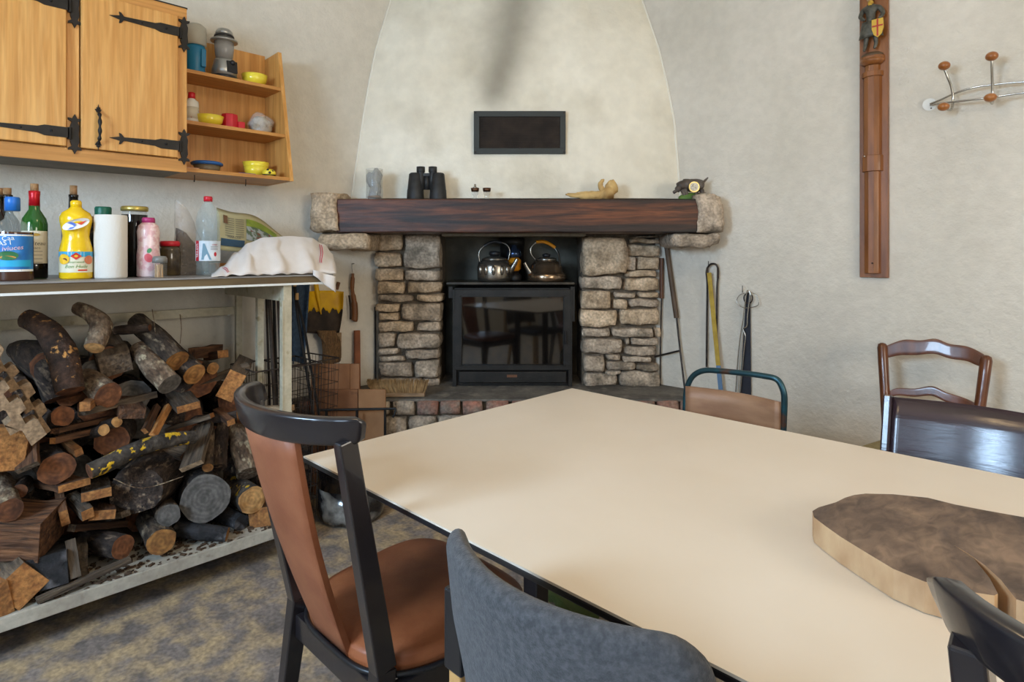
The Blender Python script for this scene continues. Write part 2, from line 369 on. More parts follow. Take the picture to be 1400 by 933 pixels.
def pillar(name, x0, x1, stones, ox, label):
    P = tag(MB().box((x0+.015, DP+.03, HZ-.0), (x1-.015, DP+.3, 1.4)).build(name, mortar, rz=TH), kind='structure')
    P['label'] = label
    for i, s_ in enumerate(stones):
        big = len(s_) == 5; a, b, c, d = s_[:4]
        g = 3
        X0 = ((ox+(a+g)/3.8875)-CX)/F*DP; X1 = ((ox+(c-g)/3.8875)-CX)/F*DP
        Z1 = H+(HY-(300+(b+g)/3.8875))/F*DP; Z0 = H+(HY-(300+(d-g)/3.8875))/F*DP
        front = DP-.02-(.05 if big else random.Random(i*7+ox).uniform(0, .018))
        rock('stone', (X0, front, Z0), (X1, DP+.14, Z1), stone_g if (i*5+ox) % 3 == 0 or b > 570 else stone_m, P, i+ox, rnd=.28 if not big else .34, amp=.012 if not big else .02, sub=6 if big or (c-a) > 180 else 5)
    return P
def X_(px, D=DP): return (px-CX)/F*D
pillar('hearth_pillar', X_(512), X_(604), LP, 490, 'rubble stone pillar left of the stove')
pillar('hearth_pillar', X_(793), X_(901), RP, 700, 'rubble stone pillar right of the stove')
# firebox recess
fb = MB(); zt = 1.36
fb.box((X_(600), 3.87, HZ), (X_(806), 3.9, zt)).box((X_(600)-.03, DP+.1, HZ), (X_(600), 3.89, zt)).box((X_(806), DP+.1, HZ), (X_(806)+.03, 3.89, zt)).box((X_(600), DP+.2, zt), (X_(806), 3.89, zt+.03))
tag(fb.build('firebox', soot, rz=TH), kind='structure')['label'] = 'sooty grey recess behind the stove'
# hearth block with brick edge
def wallx(D, side):                                                  # where the walls cut a frontal line at depth D
    q = (XL + D*math.sin(TH))/math.cos(TH) if side < 0 else (YR - D*math.cos(TH))/math.sin(TH)
    return q
DH = (H-HZ)*F/198
hb = MB(); poly = [(wallx(DH, -1), DH), (wallx(DH, 1), DH), (wallx(4.1, 1), 4.1), (wallx(4.1, -1), 4.1)]
hb.prism([(a, b+.02) for a, b in poly], 'z', 0, HZ-.012, 0)
hearth = tag(hb.build('hearth', [mortar], rz=TH), kind='structure')
hs = MB().prism([(a*1.0, b) for a, b in poly], 'z', HZ-.012, HZ, 0); hs.build('hearth_slab', hearth_m, hearth)
x = -1.12; i = 0; rr = random.Random(4)
while x < 1.15:
    wd = rr.uniform(.1, .118)
    if not (-.9 < x < -.58): rock('brick', (x, DH-.03, HZ-.075), (x+wd, DH+.1, HZ-.008), brick_m, hearth, i+300, rnd=.14, amp=.006)
    else: rock('stone', (x, DH-.025, HZ-.08), (x+wd, DH+.1, HZ-.01), stone_g, hearth, i+300, rnd=.2, amp=.008)
    x += wd+rr.uniform(.012, .022); i += 1
z = HZ-.09
while z > .06:
    hgt = min(rr.uniform(.06, .1), z-.005); x = -1.1+rr.uniform(-.05, .03)
    while x < 1.1:
        wd = rr.uniform(.1, .2); rock('stone', (x, DH-.02, z-hgt), (x+wd, DH+.1, z), stone_g, hearth, i+500, rnd=.24, amp=.01); x += wd+.012; i += 1
    z -= hgt+.012
# beam, its end stones, iron lintel
def fbox(px0, py0, px1, py1, D, D2): return (X_(px0, D), D, H+(HY-py1)/F*D), (X_(px1, D), D2, H+(HY-py0)/F*D)
lo, hi = fbox(460, 272, 956, 318, 3.15, 3.46); BT = hi[2]
def beam_fn(mb, lo, hi, n=40):
    for i in range(n+1):
        x = lo[0]+(hi[0]-lo[0])*i/n
        w1 = .004*noise.noise(Vector((x*3, 0, 0))); w2 = .004*noise.noise(Vector((x*3, 5, 0)))
        mb.v += [Vector((x, lo[1]+w1, lo[2]+w2)), Vector((x, hi[1], lo[2])), Vector((x, hi[1], hi[2])), Vector((x, lo[1]+w2+.004, hi[2]))]
    for i in range(n):
        for j in range(4): mb.f.append([i*4+j, i*4+(j+1) % 4, i*4+4+(j+1) % 4, i*4+4+j]); mb.mi.append(0); mb.sm.append(False)
    mb.f += [[0, 1, 2, 3][::-1], [n*4, n*4+1, n*4+2, n*4+3]]; mb.mi += [0, 0]; mb.sm += [False]*2
    return mb
beam = tag(beam_fn(MB(), lo, hi).build('mantel_beam', beam_m, rz=TH, bevel=.006), 'long dark smoke-stained wooden beam serving as mantelpiece above the stove', 'beam')
for nm, box_, sd, lb in (('corbel_stone', (421, 261, 461, 318), 11, 'upright pale end stone left of the mantel beam'), ('corbel_stone', (432, 319, 503, 341), 12, 'flat stone under the left end of the mantel beam'),
                 ('corbel_stone', (955, 262, 991, 320), 13, 'upright grey end stone right of the mantel beam'), ('corbel_stone', (920, 319, 988, 338), 14, 'flat stone under the right end of the mantel beam')):
    lo, hi = fbox(*box_, 3.12 if sd in (11, 13) else 3.14, 3.5)
    e = thing(nm, lb, 'stone', (0, 0, 0), TH); o = rock('block', lo, hi, stone_m if sd < 13 else stone_g, e, sd, rnd=.3, amp=.02, sub=7)
    o.parent = None; o.name = nm; tag(o, lb, 'stone'); o.location = Matrix.Rotation(TH, 3, 'Z') @ o.location; o.rotation_euler.z = TH; bpy.data.objects.remove(e)
lo, hi = fbox(604, 318, 801, 323, 3.3, 3.5)
tag(MB().box(lo, hi).build('lintel_bar', mat('rusty_lintel', '6b6353', '57503f', rough=.7, scale=30), rz=TH, bevel=.002), 'thin flat iron lintel bar beneath the mantel beam', 'lintel')
# ------------------------------------------------------------------ more materials
laminate = mat('cream_laminate', 'd8cab8', 'd3c4b0', rough=.34, scale=3, spec=.5)
black_edge = mat('black_table_edge', '1c1a1c', rough=.35)
black_wood = mat('black_lacquered_wood', '17151a', '221e20', rough=.28, scale=4, bump=.08, bscale=30, coat=.4)
leather = mat('tan_leatherette', '9a5a36', '874a2a', rough=.42, scale=14, bump=.12, bscale=220)
splat_m = mat('brown_splat', '8e5638', '7c462b', rough=.55, scale=12, bump=.08, bscale=150)
greyfab = mat('charcoal_fabric', '4b4a4b', '3a3a3c', rough=.95, scale=130, bump=.4, bscale=500, sheen=.12, contrast=(.4, .6), grit=.15, gs=250)
blackplastic = mat('black_plastic', '1a1a1d', rough=.35)
palewood = mat('pale_wood', 'c69a60', 'b18550', rough=.5, scale=6, stretch=(6, 6, 1))
tubesteel = mat('teal_worn_tube', '23606e', '2c4a52', rough=.32, metal=.6, scale=6, contrast=(.45, .55), c3='5a4338', s3=14, t3=(.55, .65))
plywood = mat('plywood', 'a07a5c', '866248', rough=.5, scale=3, stretch=(2, 9, 9), detail=7)
darkgloss = mat('dark_glossy_wood', '33222a', '241820', rough=.26, scale=4, stretch=(1.5, 1.5, 14), spec=1, bump=.2, bscale=9)
chestnut = mat('chestnut_wood', '6a3a1e', '4c2812', rough=.32, scale=6, stretch=(4, 4, 1), coat=.3, bump=.06, bscale=20)
rush = mat('rush_seat', '9a8a60', '6f6240', rough=.9, scale=60, stretch=(1, 8, 1), bump=.6, bscale=80)
board_top = mat('board_weathered', '7a6452', '4e3f36', rough=.75, scale=5, stretch=(2.2, 1.0, 6), detail=9, bump=.35, bscale=30, c3='37312f', s3=4, t3=(.52, .68), dist=1.2, grit=.25, gs=22)
board_side = mat('board_side', 'c4a27a', 'ab8660', rough=.65, scale=12, stretch=(2, 2, 1), bump=.2, bscale=40)
# ------------------------------------------------------------------ dining table
tl = atZ(415, 624, .75); tf = atZ(782, 531, .75)
TX0, TY0, TY1, TX1 = (tl.x+tf.x)/2, tl.y, tf.y, (tl.x+tf.x)/2+1.85
t = thing('dining_table', 'large cream laminate table with a thin black edge', 'table', ((TX0+TX1)/2, (TY0+TY1)/2, 0))
MB().box((TX0, TY0, .746), (TX1, TY1, .75)).build('tabletop', laminate, t, world=True)
MB().box((TX0-.001, TY0-.001, .736), (TX1+.001, TY1+.001, .746)).build('edge_band', black_edge, t, world=True, bevel=.002)
MB().box((TX0+.4, TY0+.3, .70), (TX1-.4, TY0+.33, .736)).build('apron', black_edge, t, world=True)
MB().box((TX0+.4, TY1-.33, .70), (TX1-.4, TY1-.3, .736)).build('apron', black_edge, t, world=True)
for x in (TX0+.42, TX1-.46):
    for y in (TY0+.30, TY1-.34): MB().box((x, y, 0), (x+.04, y+.04, .736)).build('leg', black_edge, t, world=True, bevel=.003)
# cutting board
Z1 = (1080, 640, 3.184)
def zp(l, o): return [(o[0]+x/o[2], o[1]+y/o[2]) for x, y in l]
top = zp([(98,188),(125,172),(200,150),(240,130),(280,118),(330,112),(450,115),(600,130),(720,160),(850,185),(1019,215)], Z1)
bot = zp([(105,215),(150,250),(220,300),(350,380),(450,440),(585,495),(720,530),(890,556),(905,548),(870,480),(800,395),(712,335),(780,375),(850,425),(920,490),(985,572),(1040,590)], Z1)
P = [atZ(x, y, .792) for x, y in top]; Q = [atZ(x, y, .792) for x, y in bot]
far = P[-1]; near = Q[-1]; d_ = (far-P[5]).normalized()
mid_ = [far+d_*.08+Vector((-.01,-.02,0)), far+d_*.16+Vector((-.01,-.07,0)), far+d_*.20+Vector((-.005,-.14,0)), near+d_*.12+Vector((-.02,.02,0))]
poly = [(p.x, p.y) for p in P+mid_+Q[::-1]]
c_ = Vector((sum(a for a, b in poly)/len(poly), sum(b for a, b in poly)/len(poly), .75))
cb = MB().prism([(a-c_.x, b-c_.y) for a, b in poly], 'z', .001, .042, 0, 1).build('cutting_board', [board_top, board_side], loc=c_)
tag(cb, 'thick weathered oval wooden cutting board with a long split on the cream table', 'cutting board')
# ------------------------------------------------------------------ chairs
def smooth_path(pts, n=6):
    pts = [Vector(p) for p in pts]; out = []
    for i in range(len(pts)-1):
        p0 = pts[max(i-1, 0)]; p1 = pts[i]; p2 = pts[i+1]; p3 = pts[min(i+2, len(pts)-1)]
        for k in range(n):
            t = k/n; out.append(.5*((2*p1)+(p2-p0)*t+(2*p0-5*p1+4*p2-p3)*t*t+(3*p1-p0-3*p2+p3)*t**3))
    out.append(pts[-1]); return out
def make_curved_chair(label, loc, rz=0):                           # faces +Y
    t = thing('dining_chair', label, 'chair', loc, rz, 'black chairs with wraparound top rails')
    zt = .947; N_ = 28
    def railc(a): return Vector((.207*math.sin(a)/math.sin(1.25), -.330+.10*(1-math.cos(a))/(1-math.cos(1.25)), 0))
    def rail(u, v):                                                # closed section, tall curved board
        a = -1.25+2.5*u; c = railc(a); nrm = Vector((math.sin(a), -math.cos(a)*.9, 0)).normalized()
        e = abs(2*u-1); hh = .0225+.004*math.cos(a)-(.008 if e > .97 else 0); th = .0125
        s = v*2*math.pi; sx = math.copysign(abs(math.cos(s))**.35, math.cos(s)); sz = math.copysign(abs(math.sin(s))**.35, math.sin(s))
        return c+nrm*(sx*th)+Vector((0, 0, zt-.027+sz*hh))+nrm*(.012*(sz*.5))
    mb = MB().grid(rail, N_+1, 17)
    for e in (0, 1): mb.add([rail(e, v/16) for v in range(16)], [list(range(16)) if e else list(range(16))[::-1]])
    mb.build('top_rail', black_wood, t)
    for s in (-1, 1):                                             # rear posts run down into the rear legs
        mb = MB().bar((s*.190, -.256, .905), (s*.166, -.165, .46), .026, .034, (0, 1, 0), w2=.032, t2=.042)
        mb.build('back_post', black_wood, t, bevel=.003)
        MB().bar((s*.166, -.165, .46), (s*.175, -.225, 0), .032, .042, (0, 1, 0), w2=.024, t2=.026).build('leg', black_wood, t, bevel=.003)
        MB().bar((s*.19, .17, .43), (s*.2, .19, 0), .032, .032, (0, 1, 0), w2=.022, t2=.022).build('leg', black_wood, t, bevel=.003)
        MB().bar((s*.18, -.17, .405), (s*.19, .17, .405), .02, .05, m=0).build('seat_rail', black_wood, t, bevel=.002)
    MB().bar((-.17, -.17, .405), (.17, -.17, .405), .02, .05).build('seat_frame', black_wood, t, bevel=.002)
    MB().bar((-.18, .18, .405), (.18, .18, .405), .02, .05).build('seat_frame', black_wood, t, bevel=.002)
    def sp(u, v):                                                 # splat: broad at the top, narrow at the seat
        z = .43+.47*v; wd = .064+.050*v; x = (u*2-1)*wd; y = -.175-.155*v-.012*math.sin(math.pi*v)+.02*(2*u-1)**2*v
        return (x, y, z)
    MB().grid(sp, 9, 12, thick=.012).build('splat', splat_m, t)
    def seat(u, v):
        a = 2*math.pi*u; ex = abs(math.cos(a))**.55*math.copysign(1, math.cos(a)); ey = abs(math.sin(a))**.55*math.copysign(1, math.sin(a))
        prof = [(0, .485), (.55, .484), (.85, .476), (.98, .462), (1.0, .447), (.985, .432), (0, .43)]
        t_ = v*(len(prof)-1); i = min(int(t_), len(prof)-2); f = t_-i; r = prof[i][0]*(1-f)+prof[i+1][0]*f; z = prof[i][1]*(1-f)+prof[i+1][1]*f
        wx = .205+.025*ey; return (ex*r*wx, .025+ey*r*.205, z)
    MB().grid(seat, 49, 19).build('seat', leather, t)
    MB().tube([(.208*math.copysign(abs(math.cos(a))**.55, math.cos(a))*(1+.12*math.sin(a)), .025+.208*math.copysign(abs(math.sin(a))**.55, math.sin(a)), .434) for a in [2*math.pi*k/48 for k in range(48)]], .006, 6, closed=True).build('seat_trim', blackplastic, t)
    return t
c1 = make_curved_chair('black framed chair with tan leatherette seat and brown back board, left end of the table', (-1.105, .78, 0))
c6 = copy_tree(c1); c6.location = (.113, .868, 0); c6['label'] = 'black chair whose curved top rail pokes in beside the cutting board, bottom right corner'
# grey upholstered chair
t = thing('office_chair', 'charcoal fabric upholstered chair with black side bracket in the foreground', 'chair', (-.435, .785, 0))
def bk(u, v):
    x = -.180+.36*u; e = 2*u-1
    ztop = .873-.028*(max(0, abs(e)-.80)/.20)**2-.004*e*e
    z = .50+(ztop-.50)*v; y = -.315+.075*e*e-.03*v+.05*(1-v)
    x *= 1+.10*min(1, (1-v)*3)
    return (x, y, z)
def pad(u, v):                                                    # rounded pad as a closed section wrapped over the edge
    s = v*2*math.pi; vv = .5-.5*math.cos(s) if False else None
    return None
mb = MB(); n1, n2 = 40, 30; th = .017
def surf(u, v, side):
    p = Vector(bk(u, v)); e = abs(2*u-1); f = min(1, (1-e)/.07); g = min(1, (1-v)/.06); h = min(1, v/.06)
    k = math.sqrt(max(0, 1-(1-f)**2))*math.sqrt(max(0, 1-(1-g)**2))*math.sqrt(max(0, 1-(1-h)**2))
    return p+Vector((0, side*th*k, 0))
mb.grid(lambda u, v: surf(.5-.5*math.cos(math.pi*u), .5-.5*math.cos(math.pi*v), -1), n1, n2).grid(lambda u, v: surf(.5-.5*math.cos(math.pi*u), .5-.5*math.cos(math.pi*v), 1), n1, n2)
mb.build('backrest', greyfab, t)
MB().box((-.202, -.268, .655), (-.170, -.252, .765)).box((-.206, -.268, .655), (-.198, -.225, .765)).build('bracket', blackplastic, t, bevel=.003)
MB().box((-.203, -.262, .40), (-.178, -.232, .655)).build('back_post', palewood, t, bevel=.003)
MB().box((.160, -.27, .40), (.186, -.24, .72)).build('back_post', palewood, t, bevel=.003)
mb = MB(); mb.box((-.2, -.2, .42), (.2, .2, .47)).build('seat', greyfab, t, bevel=.02)
for sx in (-1, 1):
    for sy in (-1, 1): MB().bar((sx*.17, sy*.17, .42), (sx*.2, sy*.21, 0), .03, .03, (0, 1, 0), w2=.022, t2=.022).build('leg', palewood, t, bevel=.003)
MB().bar((-.173, -.26, .44), (-.173, -.15, .43), .03, .03).build('seat_frame', palewood, t)
MB().bar((.173, -.26, .44), (.173, -.15, .43), .03, .03).build('seat_frame', palewood, t)
# steel tube school chair at the far side
A = EYE+ray(937, 560)*1; 
def onY(px, py, Y): r = ray(px, py); return EYE+r*(Y/r.y)
YC = 2.1
pts = [onY(*p, YC) for p in ((937, 556), (939, 532), (947, 515), (962, 507), (985, 507.5), (1020, 511), (1045, 514.5), (1062, 519), (1070, 532), (1072.5, 548), (1071, 590))]
cx3 = (pts[0].x+pts[-1].x)/2
t = thing('school_chair', 'worn teal steel tube chair with plywood back beyond the table', 'chair', (cx3, YC-.25, 0))
z0 = .45; L0 = pts[0]; R0 = pts[-1]
full = [Vector((L0.x+.01, YC+.04, 0)), Vector((L0.x+.005, YC+.02, .25)), Vector((L0.x, YC-.01, .48))]+pts+[Vector((R0.x, YC-.01, .48)), Vector((R0.x-.005, YC+.02, .25)), Vector((R0.x-.01, YC+.04, 0))]
MB().tube(smooth_path(full, 5), .0105, 12).build('tube_frame', tubesteel, t, world=True)
bl = onY(950, 532, YC-.012); br = onY(1067, 548, YC-.012); zt_ = (bl.z+br.z)/2
b0 = onY(1060, 590, YC).z-.03
MB().grid(lambda u, v: (L0.x+.008+(R0.x-L0.x-.016)*u, YC-.015+.03*math.sin(math.pi*u), b0+(zt_-b0)*v), 16, 4, thick=.009).build('backrest', plywood, t, world=True)
for x in (L0.x, R0.x):
    MB().tube(smooth_path([(x, YC-.01, .44), (x, YC-.3, .44), (x, YC-.36, .42), (x, YC-.37, .38), (x, YC-.39, 0)], 4), .0105, 10).build('leg', tubesteel, t, world=True)
MB().box((L0.x-.01, YC-.36, .452), (R0.x+.01, YC-.02, .463)).build('seat', plywood, t, world=True, bevel=.004)
# rush seated country chair against the right wall
YK = 2.96; cl = onY(1206, 469, YK); cr = onY(1350, 486, YK); xm = (cl.x+cr.x)/2
t = thing('country_chair', 'chestnut ladder-back chair with rush seat against the right wall', 'chair', (xm, YK-.2, 0))
def yk(z): return YK-.07*(1-(z-.44)/.4) if z > .44 else YK-.07+.05*(1-z/.44)
hw = (cr.x-cl.x)/2
for s in (-1, 1):
    top_z = cl.z if s < 0 else cr.z; zs = [0, .15, .3, .44, .55, .65, .75, top_z-.02, top_z-.005, top_z]
    MB().tube([(xm+s*(hw*.80+hw*.20*max(0, z-.44)/.4), yk(z), z) for z in zs], [.015, .016, .017, .019, .019, .019, .02, .02, .016, .006], 14).build('back_post', chestnut, t, world=True)
    MB().tube([(xm+s*.215, YK-.43, z) for z in (0, .1, .3, .42, .45)], [.013, .016, .019, .019, .012], 12).build('leg', chestnut, t, world=True)
def slat(pxs, name):
    up = [onY(x, y, yk(.7)) for x, y in pxs[0]]; dn = [onY(x, y, yk(.7)) for x, y in pxs[1]]
    up = smooth_path(up, 5); dn = smooth_path(dn, 5); n_ = len(up)
    def f(u, v):
        i = min(int(round(u*(n_-1))), n_-1); p = dn[i].lerp(up[i], v); bow = .02*math.sin(math.pi*u); return (p.x, yk(p.z)+bow, p.z)
    MB().grid(f, n_, 5, thick=.016).build(name, chestnut, t, world=True, bevel=.002)
slat([[(1209, 474), (1232, 466), (1255, 467), (1276, 465), (1295, 472), (1318, 475), (1334, 481), (1348, 489)], [(1209, 491), (1228, 487), (1250, 487), (1274, 485.5), (1296, 492), (1318, 495), (1332, 500), (1346, 505)]], 'slat')
slat([[(1211, 538), (1226, 531), (1250, 532), (1273, 529), (1292, 537), (1312, 543), (1326, 548), (1342, 556)], [(1211, 546), (1226, 541), (1250, 543), (1273, 542), (1292, 550), (1312, 556), (1326, 562), (1342, 570)]], 'slat')
MB().prism([(xm-.235, YK-.45), (xm+.235, YK-.45), (xm+hw*.80, YK-.075), (xm-hw*.80, YK-.075)], 'z', .425, .455).build('seat', rush, t, world=True, bevel=.01)
for z in (.18, .3):
    MB().tube([(xm-.215, YK-.43, z), (xm+.215, YK-.43, z)], .009, 8).tube([(xm-.215, YK-.43, z+.03), (xm-hw*.8, YK-.05, z+.03)], .009, 8).tube([(xm+.215, YK-.43, z+.03), (xm+hw*.8, YK-.05, z+.03)], .009, 8).build('stretcher', chestnut, t, world=True)
# dark glossy chair across the table
YD = 2.0; g0 = onY(1215, 541, YD); g1 = onY(1400, 570, YD); ztp = (g0.z+g1.z)/2; xs = g0.x; wdt = .42
t = thing('panel_back_chair', 'dark glossy wooden chair with broad curved panel back across the table', 'chair', (xs+wdt/2, YD-.2, 0))
MB().grid(lambda u, v: (xs+.012+(wdt-.024)*u, YD+.0-.03*(1-v)*0+.045*math.sin(math.pi*u)-.085*(1-v), .50+(ztp-.50)*v), 24, 6, thick=.012).build('backrest', darkgloss, t, world=True)
for x in (xs, xs+wdt):
    MB().bar((x, YD, ztp+.004), (x, YD-.09, .45), .022, .035, (0, 1, 0)).build('back_post', darkgloss, t, world=True, bevel=.005)
    MB().bar((x, YD-.09, .45), (x, YD+.01, 0), .026, .035, (0, 1, 0), w2=.02, t2=.022).build('leg', darkgloss, t, world=True, bevel=.003)
    MB().bar((x, YD-.38, .43), (x, YD-.40, 0), .026, .035, (0, 1, 0), w2=.02, t2=.022).build('leg', darkgloss, t, world=True, bevel=.003)
MB().box((xs-.01, YD-.42, .43), (xs+wdt+.01, YD-.01, .455)).build('seat', darkgloss, t, world=True, bevel=.008)
# pendant lamp that lights the table
t = thing('pendant_lamp', 'enamel pendant lamp hanging from the ceiling over the table', 'lamp', (-.7, 1.0, 2.62))
MB().lathe([(.03, .12), (.05, .11), (.16, .03), (.2, 0), (.197, 0), (.155, .03), (.045, .105), (.0, .11)], 32).build('lamp_shade', mat('cream_enamel', 'd8d2c0', rough=.3), t)
MB().tube([(0, 0, .11), (0, 0, ZC-2.62)], .004, 6).build('cord', blackplastic, t)
b = mat('lit_bulb', 'ffe0b0', emit=0); b.node_tree.nodes['Principled BSDF'].inputs['Emission Color'].default_value = (1, .8, .55, 1); b.node_tree.nodes['Principled BSDF'].inputs['Emission Strength'].default_value = 6
MB().ball((0, 0, .05), .03, 14).build('bulb', b, t)
# ------------------------------------------------------------------ left wall: cupboard and shelf rack
WC = .33                                                            # cupboard depth
cab_y1 = (atX(256, 12, WC).y+atX(256, 236, WC).y)/2; cab_y0 = cab_y1-1.62
cz1 = atX(256, 12, WC).z; cz0 = atX(256, 236, WC).z
XF = XL+WC
def yz(px, py, w=WC): p = atX(px, py, w); return p.y, p.z
t = thing('wall_cupboard', 'golden oak wall cupboard with black wrought iron strap hinges', 'cupboard', (XL, (cab_y0+cab_y1)/2, cz0))
mb = MB().box((XL+.003, cab_y0, cz0+.012), (XF-.02, cab_y1, cz1)); mb.build('carcass', oak, t, world=True)
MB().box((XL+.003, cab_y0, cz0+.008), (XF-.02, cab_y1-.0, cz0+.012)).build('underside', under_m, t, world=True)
MB().box((XL+.003, cab_y0, cz1), (XF-.006, cab_y1+.003, cz1+.006)).build('top_panel', iron, t, world=True)
yr0, zr0 = yz(110, 202); yr1 = yz(242, 217)[0]; zr0b = yz(242, 217)[1]; zr1 = yz(243, 23)[1]
yl1 = yz(90, 201)[0]; dz0 = (zr0+zr0b)/2
DW = yr1-yr0
ff = [((cab_y0, cz0), (cab_y1, dz0-.003)), ((cab_y0, zr1+.003), (cab_y1, cz1)), ((yr1+.003, dz0-.003), (cab_y1, zr1+.003)), ((yl1+.003, dz0-.003), (yr0-.003, zr1+.003)), ((cab_y0, dz0-.003), (cab_y0+.05, zr1+.003))]
for i, (a, b) in enumerate(ff):
    MB().box((XF-.02, a[0], a[1]), (XF-.004, b[0], b[1])).build('face_rail' if i < 2 else 'face_stile', oak_h if i < 2 else oak, t, world=True, bevel=.0015)
def hinge(parent, y1, z, L):                                        # strap hinge: vertical plate and tapering strap with a fleur tip pointing to -Y
    x = XF+.0155
    mb = MB(); p = [(y1, z-.019), (y1-L*.28, z-.019), (y1-L*.36, z-.012), (y1-L*.8, z-.007), (y1-L*.84, z-.020), (y1-L*.87, z-.022), (y1-L*.86, z-.008), (y1-L, z), (y1-L*.86, z+.008), (y1-L*.87, z+.022), (y1-L*.84, z+.020), (y1-L*.8, z+.007), (y1-L*.36, z+.012), (y1-L*.28, z+.019), (y1, z+.019)]
    mb.prism(p, 'x', x, x+.004).ball((x+.004, y1-L*.2, z), .005, 8).ball((x+.004, y1-L*.55, z), .004, 8)
    h = mb.build('hinge', iron, parent, world=True)
    q = []
    for sy, sz in ((1, 1),):
        q = [(-.012, 0), (-.014, .03), (-.009, .045), (-.020, .052), (-.021, .060), (-.008, .058), (0, .075), (.008, .058), (.021, .060), (.020, .052), (.009, .045), (.014, .03), (.012, 0)]
    q = q+[(a, -b) for a, b in q[::-1]][1:-1]
    yc = y1+.024
    MB().prism([(yc+a, z+b) for a, b in q], 'x', XF-.004, XF+.004).tube([(XF+.007, y1+.008, z-.022), (XF+.007, y1+.008, z+.022)], .007, 8).build('hinge_plate', iron, h, world=True)
for k, (a, b) in enumerate(((yr0, yr1), (yl1-DW*1.0, yl1))):
    d = MB().box((XF-.006, a, dz0), (XF+.015, b, zr1)).build('door', oak, t, world=True, bevel=.003)
    for (py, px) in ((45, 243), (200, 243)):
        z = yz(px, py)[1]; hinge(d, b+.003, z, .245)
    hy = a+(yz(133, 175)[0]-yr0); hz = yz(133, 175)[1]
    pts = smooth_path([(XF+.018, hy, hz+.075), (XF+.022, hy, hz+.06), (XF+.042, hy, hz+.04), (XF+.046, hy, hz), (XF+.042, hy, hz-.04), (XF+.022, hy, hz-.06), (XF+.018, hy, hz-.075)], 6)
    mb = MB().tube(pts, [.0055+.0018*math.sin(i*1.3) for i in range(len(pts))], 8)
    for s in (1, -1): mb.prism([(hy-.006, hz+s*.058), (hy-.011, hz+s*.068), (hy-.003, hz+s*.070), (hy, hz+s*.088), (hy+.003, hz+s*.070), (hy+.011, hz+s*.068), (hy+.006, hz+s*.058)], 'x', XF+.0145, XF+.019)
    mb.build('handle', iron, d, world=True)
# open shelf rack on the cupboard's end
ye = atX(362, 150, .02).y+.004
t = thing('shelf_rack', 'open oak end shelf rack with slanted side beside the cupboard', 'shelf', (XL, (cab_y1+ye)/2, cz0))
zb = atX(387, 247, .29).z; ztp_ = atX(378, 70, .17).z
side = [(XL+.003, zb), (XL+.30, zb), (XL+.165, ztp_), (XL+.003, ztp_-.005)]
MB().prism(side, 'y', ye, ye+.018).build('side_panel', oak, t, world=True, bevel=.0015)
bt = atX(284, 58, .02); bt2 = atX(360, 76, .02)
MB().prism([(cab_y1+.002, zb), (ye, zb), (ye, bt2.z), (cab_y1+.002, bt2.z+.0)], 'x', XL+.003, XL+.012).build('back_panel', oak, t, world=True)
SH = {}
for nm, (px, py, w_) in {'top': (375, 118, .205), 'mid': (378, 182, .245), 'low': (387, 242, .29)}.items():
    z = atX(px, py, w_).z; SH[nm] = z
    MB().box((XL+.012, cab_y1+.002, z-.016), (XL+w_, ye, z)).build('shelf', oak_h, t, world=True, bevel=.001)
for px, py in ((266, 242), (336, 250)):
    p = atX(px, py, .2); MB().tube([(p.x, p.y, zb+.002), (p.x, p.y, zb-.02), (p.x+.003, p.y-.002, zb-.03), (p.x+.01, p.y-.005, zb-.031), (p.x+.013, p.y-.006, zb-.024)], .0018, 6).build('cup_hook', iron, t, world=True)
def on(px, w, z):                                                   # point on the plane w from the left wall, at column px, height z
    r = ray(px, HY); p = EYE+r*((XL+w)/r.x); return Vector((XL+w, p.y, z))
def rw(p, npx): return npx*depth(p)/F
yellow_cer = mat('yellow_glaze', 'e6cf3c', rough=.15, coat=.5); red_pl = mat('red_plastic', 'c0202c', rough=.35); white_pl = mat('white_plastic', 'dcdad2', rough=.4)
teal = mat('teal_lantern_plastic', '1a6f96', rough=.4); frost = mat('frosted_plastic', 'a7a396', rough=.5); silver = mat('brushed_silver', 'a9a8a4', rough=.35, metal=.7)
blue_lid = mat('blue_lid', '2c63a8', rough=.4); greyglass = mat('grey_tinted_glass', '8f8c88', rough=.25)
def bowl(name, label, p, r, h, m=yellow_cer, group=None, cat='bowl'):
    o = MB().lathe([(r*.45, 0), (r*.6, .002), (r*.88, h*.45), (r, h), (r*.96, h), (r*.84, h*.5), (r*.5, .008), (0, .006)], 28).build(name, m, loc=p)
    return tag(o, label, cat, group)
z = SH['top']+.001
p = on(267, .13, z); t = thing('camping_lantern', 'blue camping lantern with frosted dome half hidden by the cupboard', 'lantern', p)
r = rw(p, 13.5)*1.05
MB().lathe([(r*.86, 0), (r*.9, .01), (r*.84, .03), (r*.92, .06), (r*.95, .115), (r*.8, .13)], 24).build('body', teal, t)
MB().lathe([(r*.82, .13), (r*.97, .135), (r*.99, .19), (r*.93, .215), (r*.6, .228), (0, .23)], 24).build('dome', frost, t)
MB().bar((r*.93, .02, .03), (r*.96, .02, .11), .02, .012, (1, 0, 0)).build('clip', teal, t, bevel=.002)
p = on(306.5, .13, z); t = thing('storm_lantern', 'silver electric lantern with clear chimney on the top shelf', 'lantern', p); k = rw(p, 1)
def pr(l): return [(a*k, b*k) for a, b in l]
MB().lathe(pr([(15.5, 0), (16.5, 1), (17, 4), (16, 5)]), 28).build('base', blackplastic, t)
MB().lathe(pr([(16, 5), (15.5, 14), (13, 25), (11.5, 28), (0, 28)]), 28).build('body', silver, t)
MB().lathe(pr([(10.5, 28), (12, 40), (12.5, 51)]), 28).build('chimney', greyglass, t)
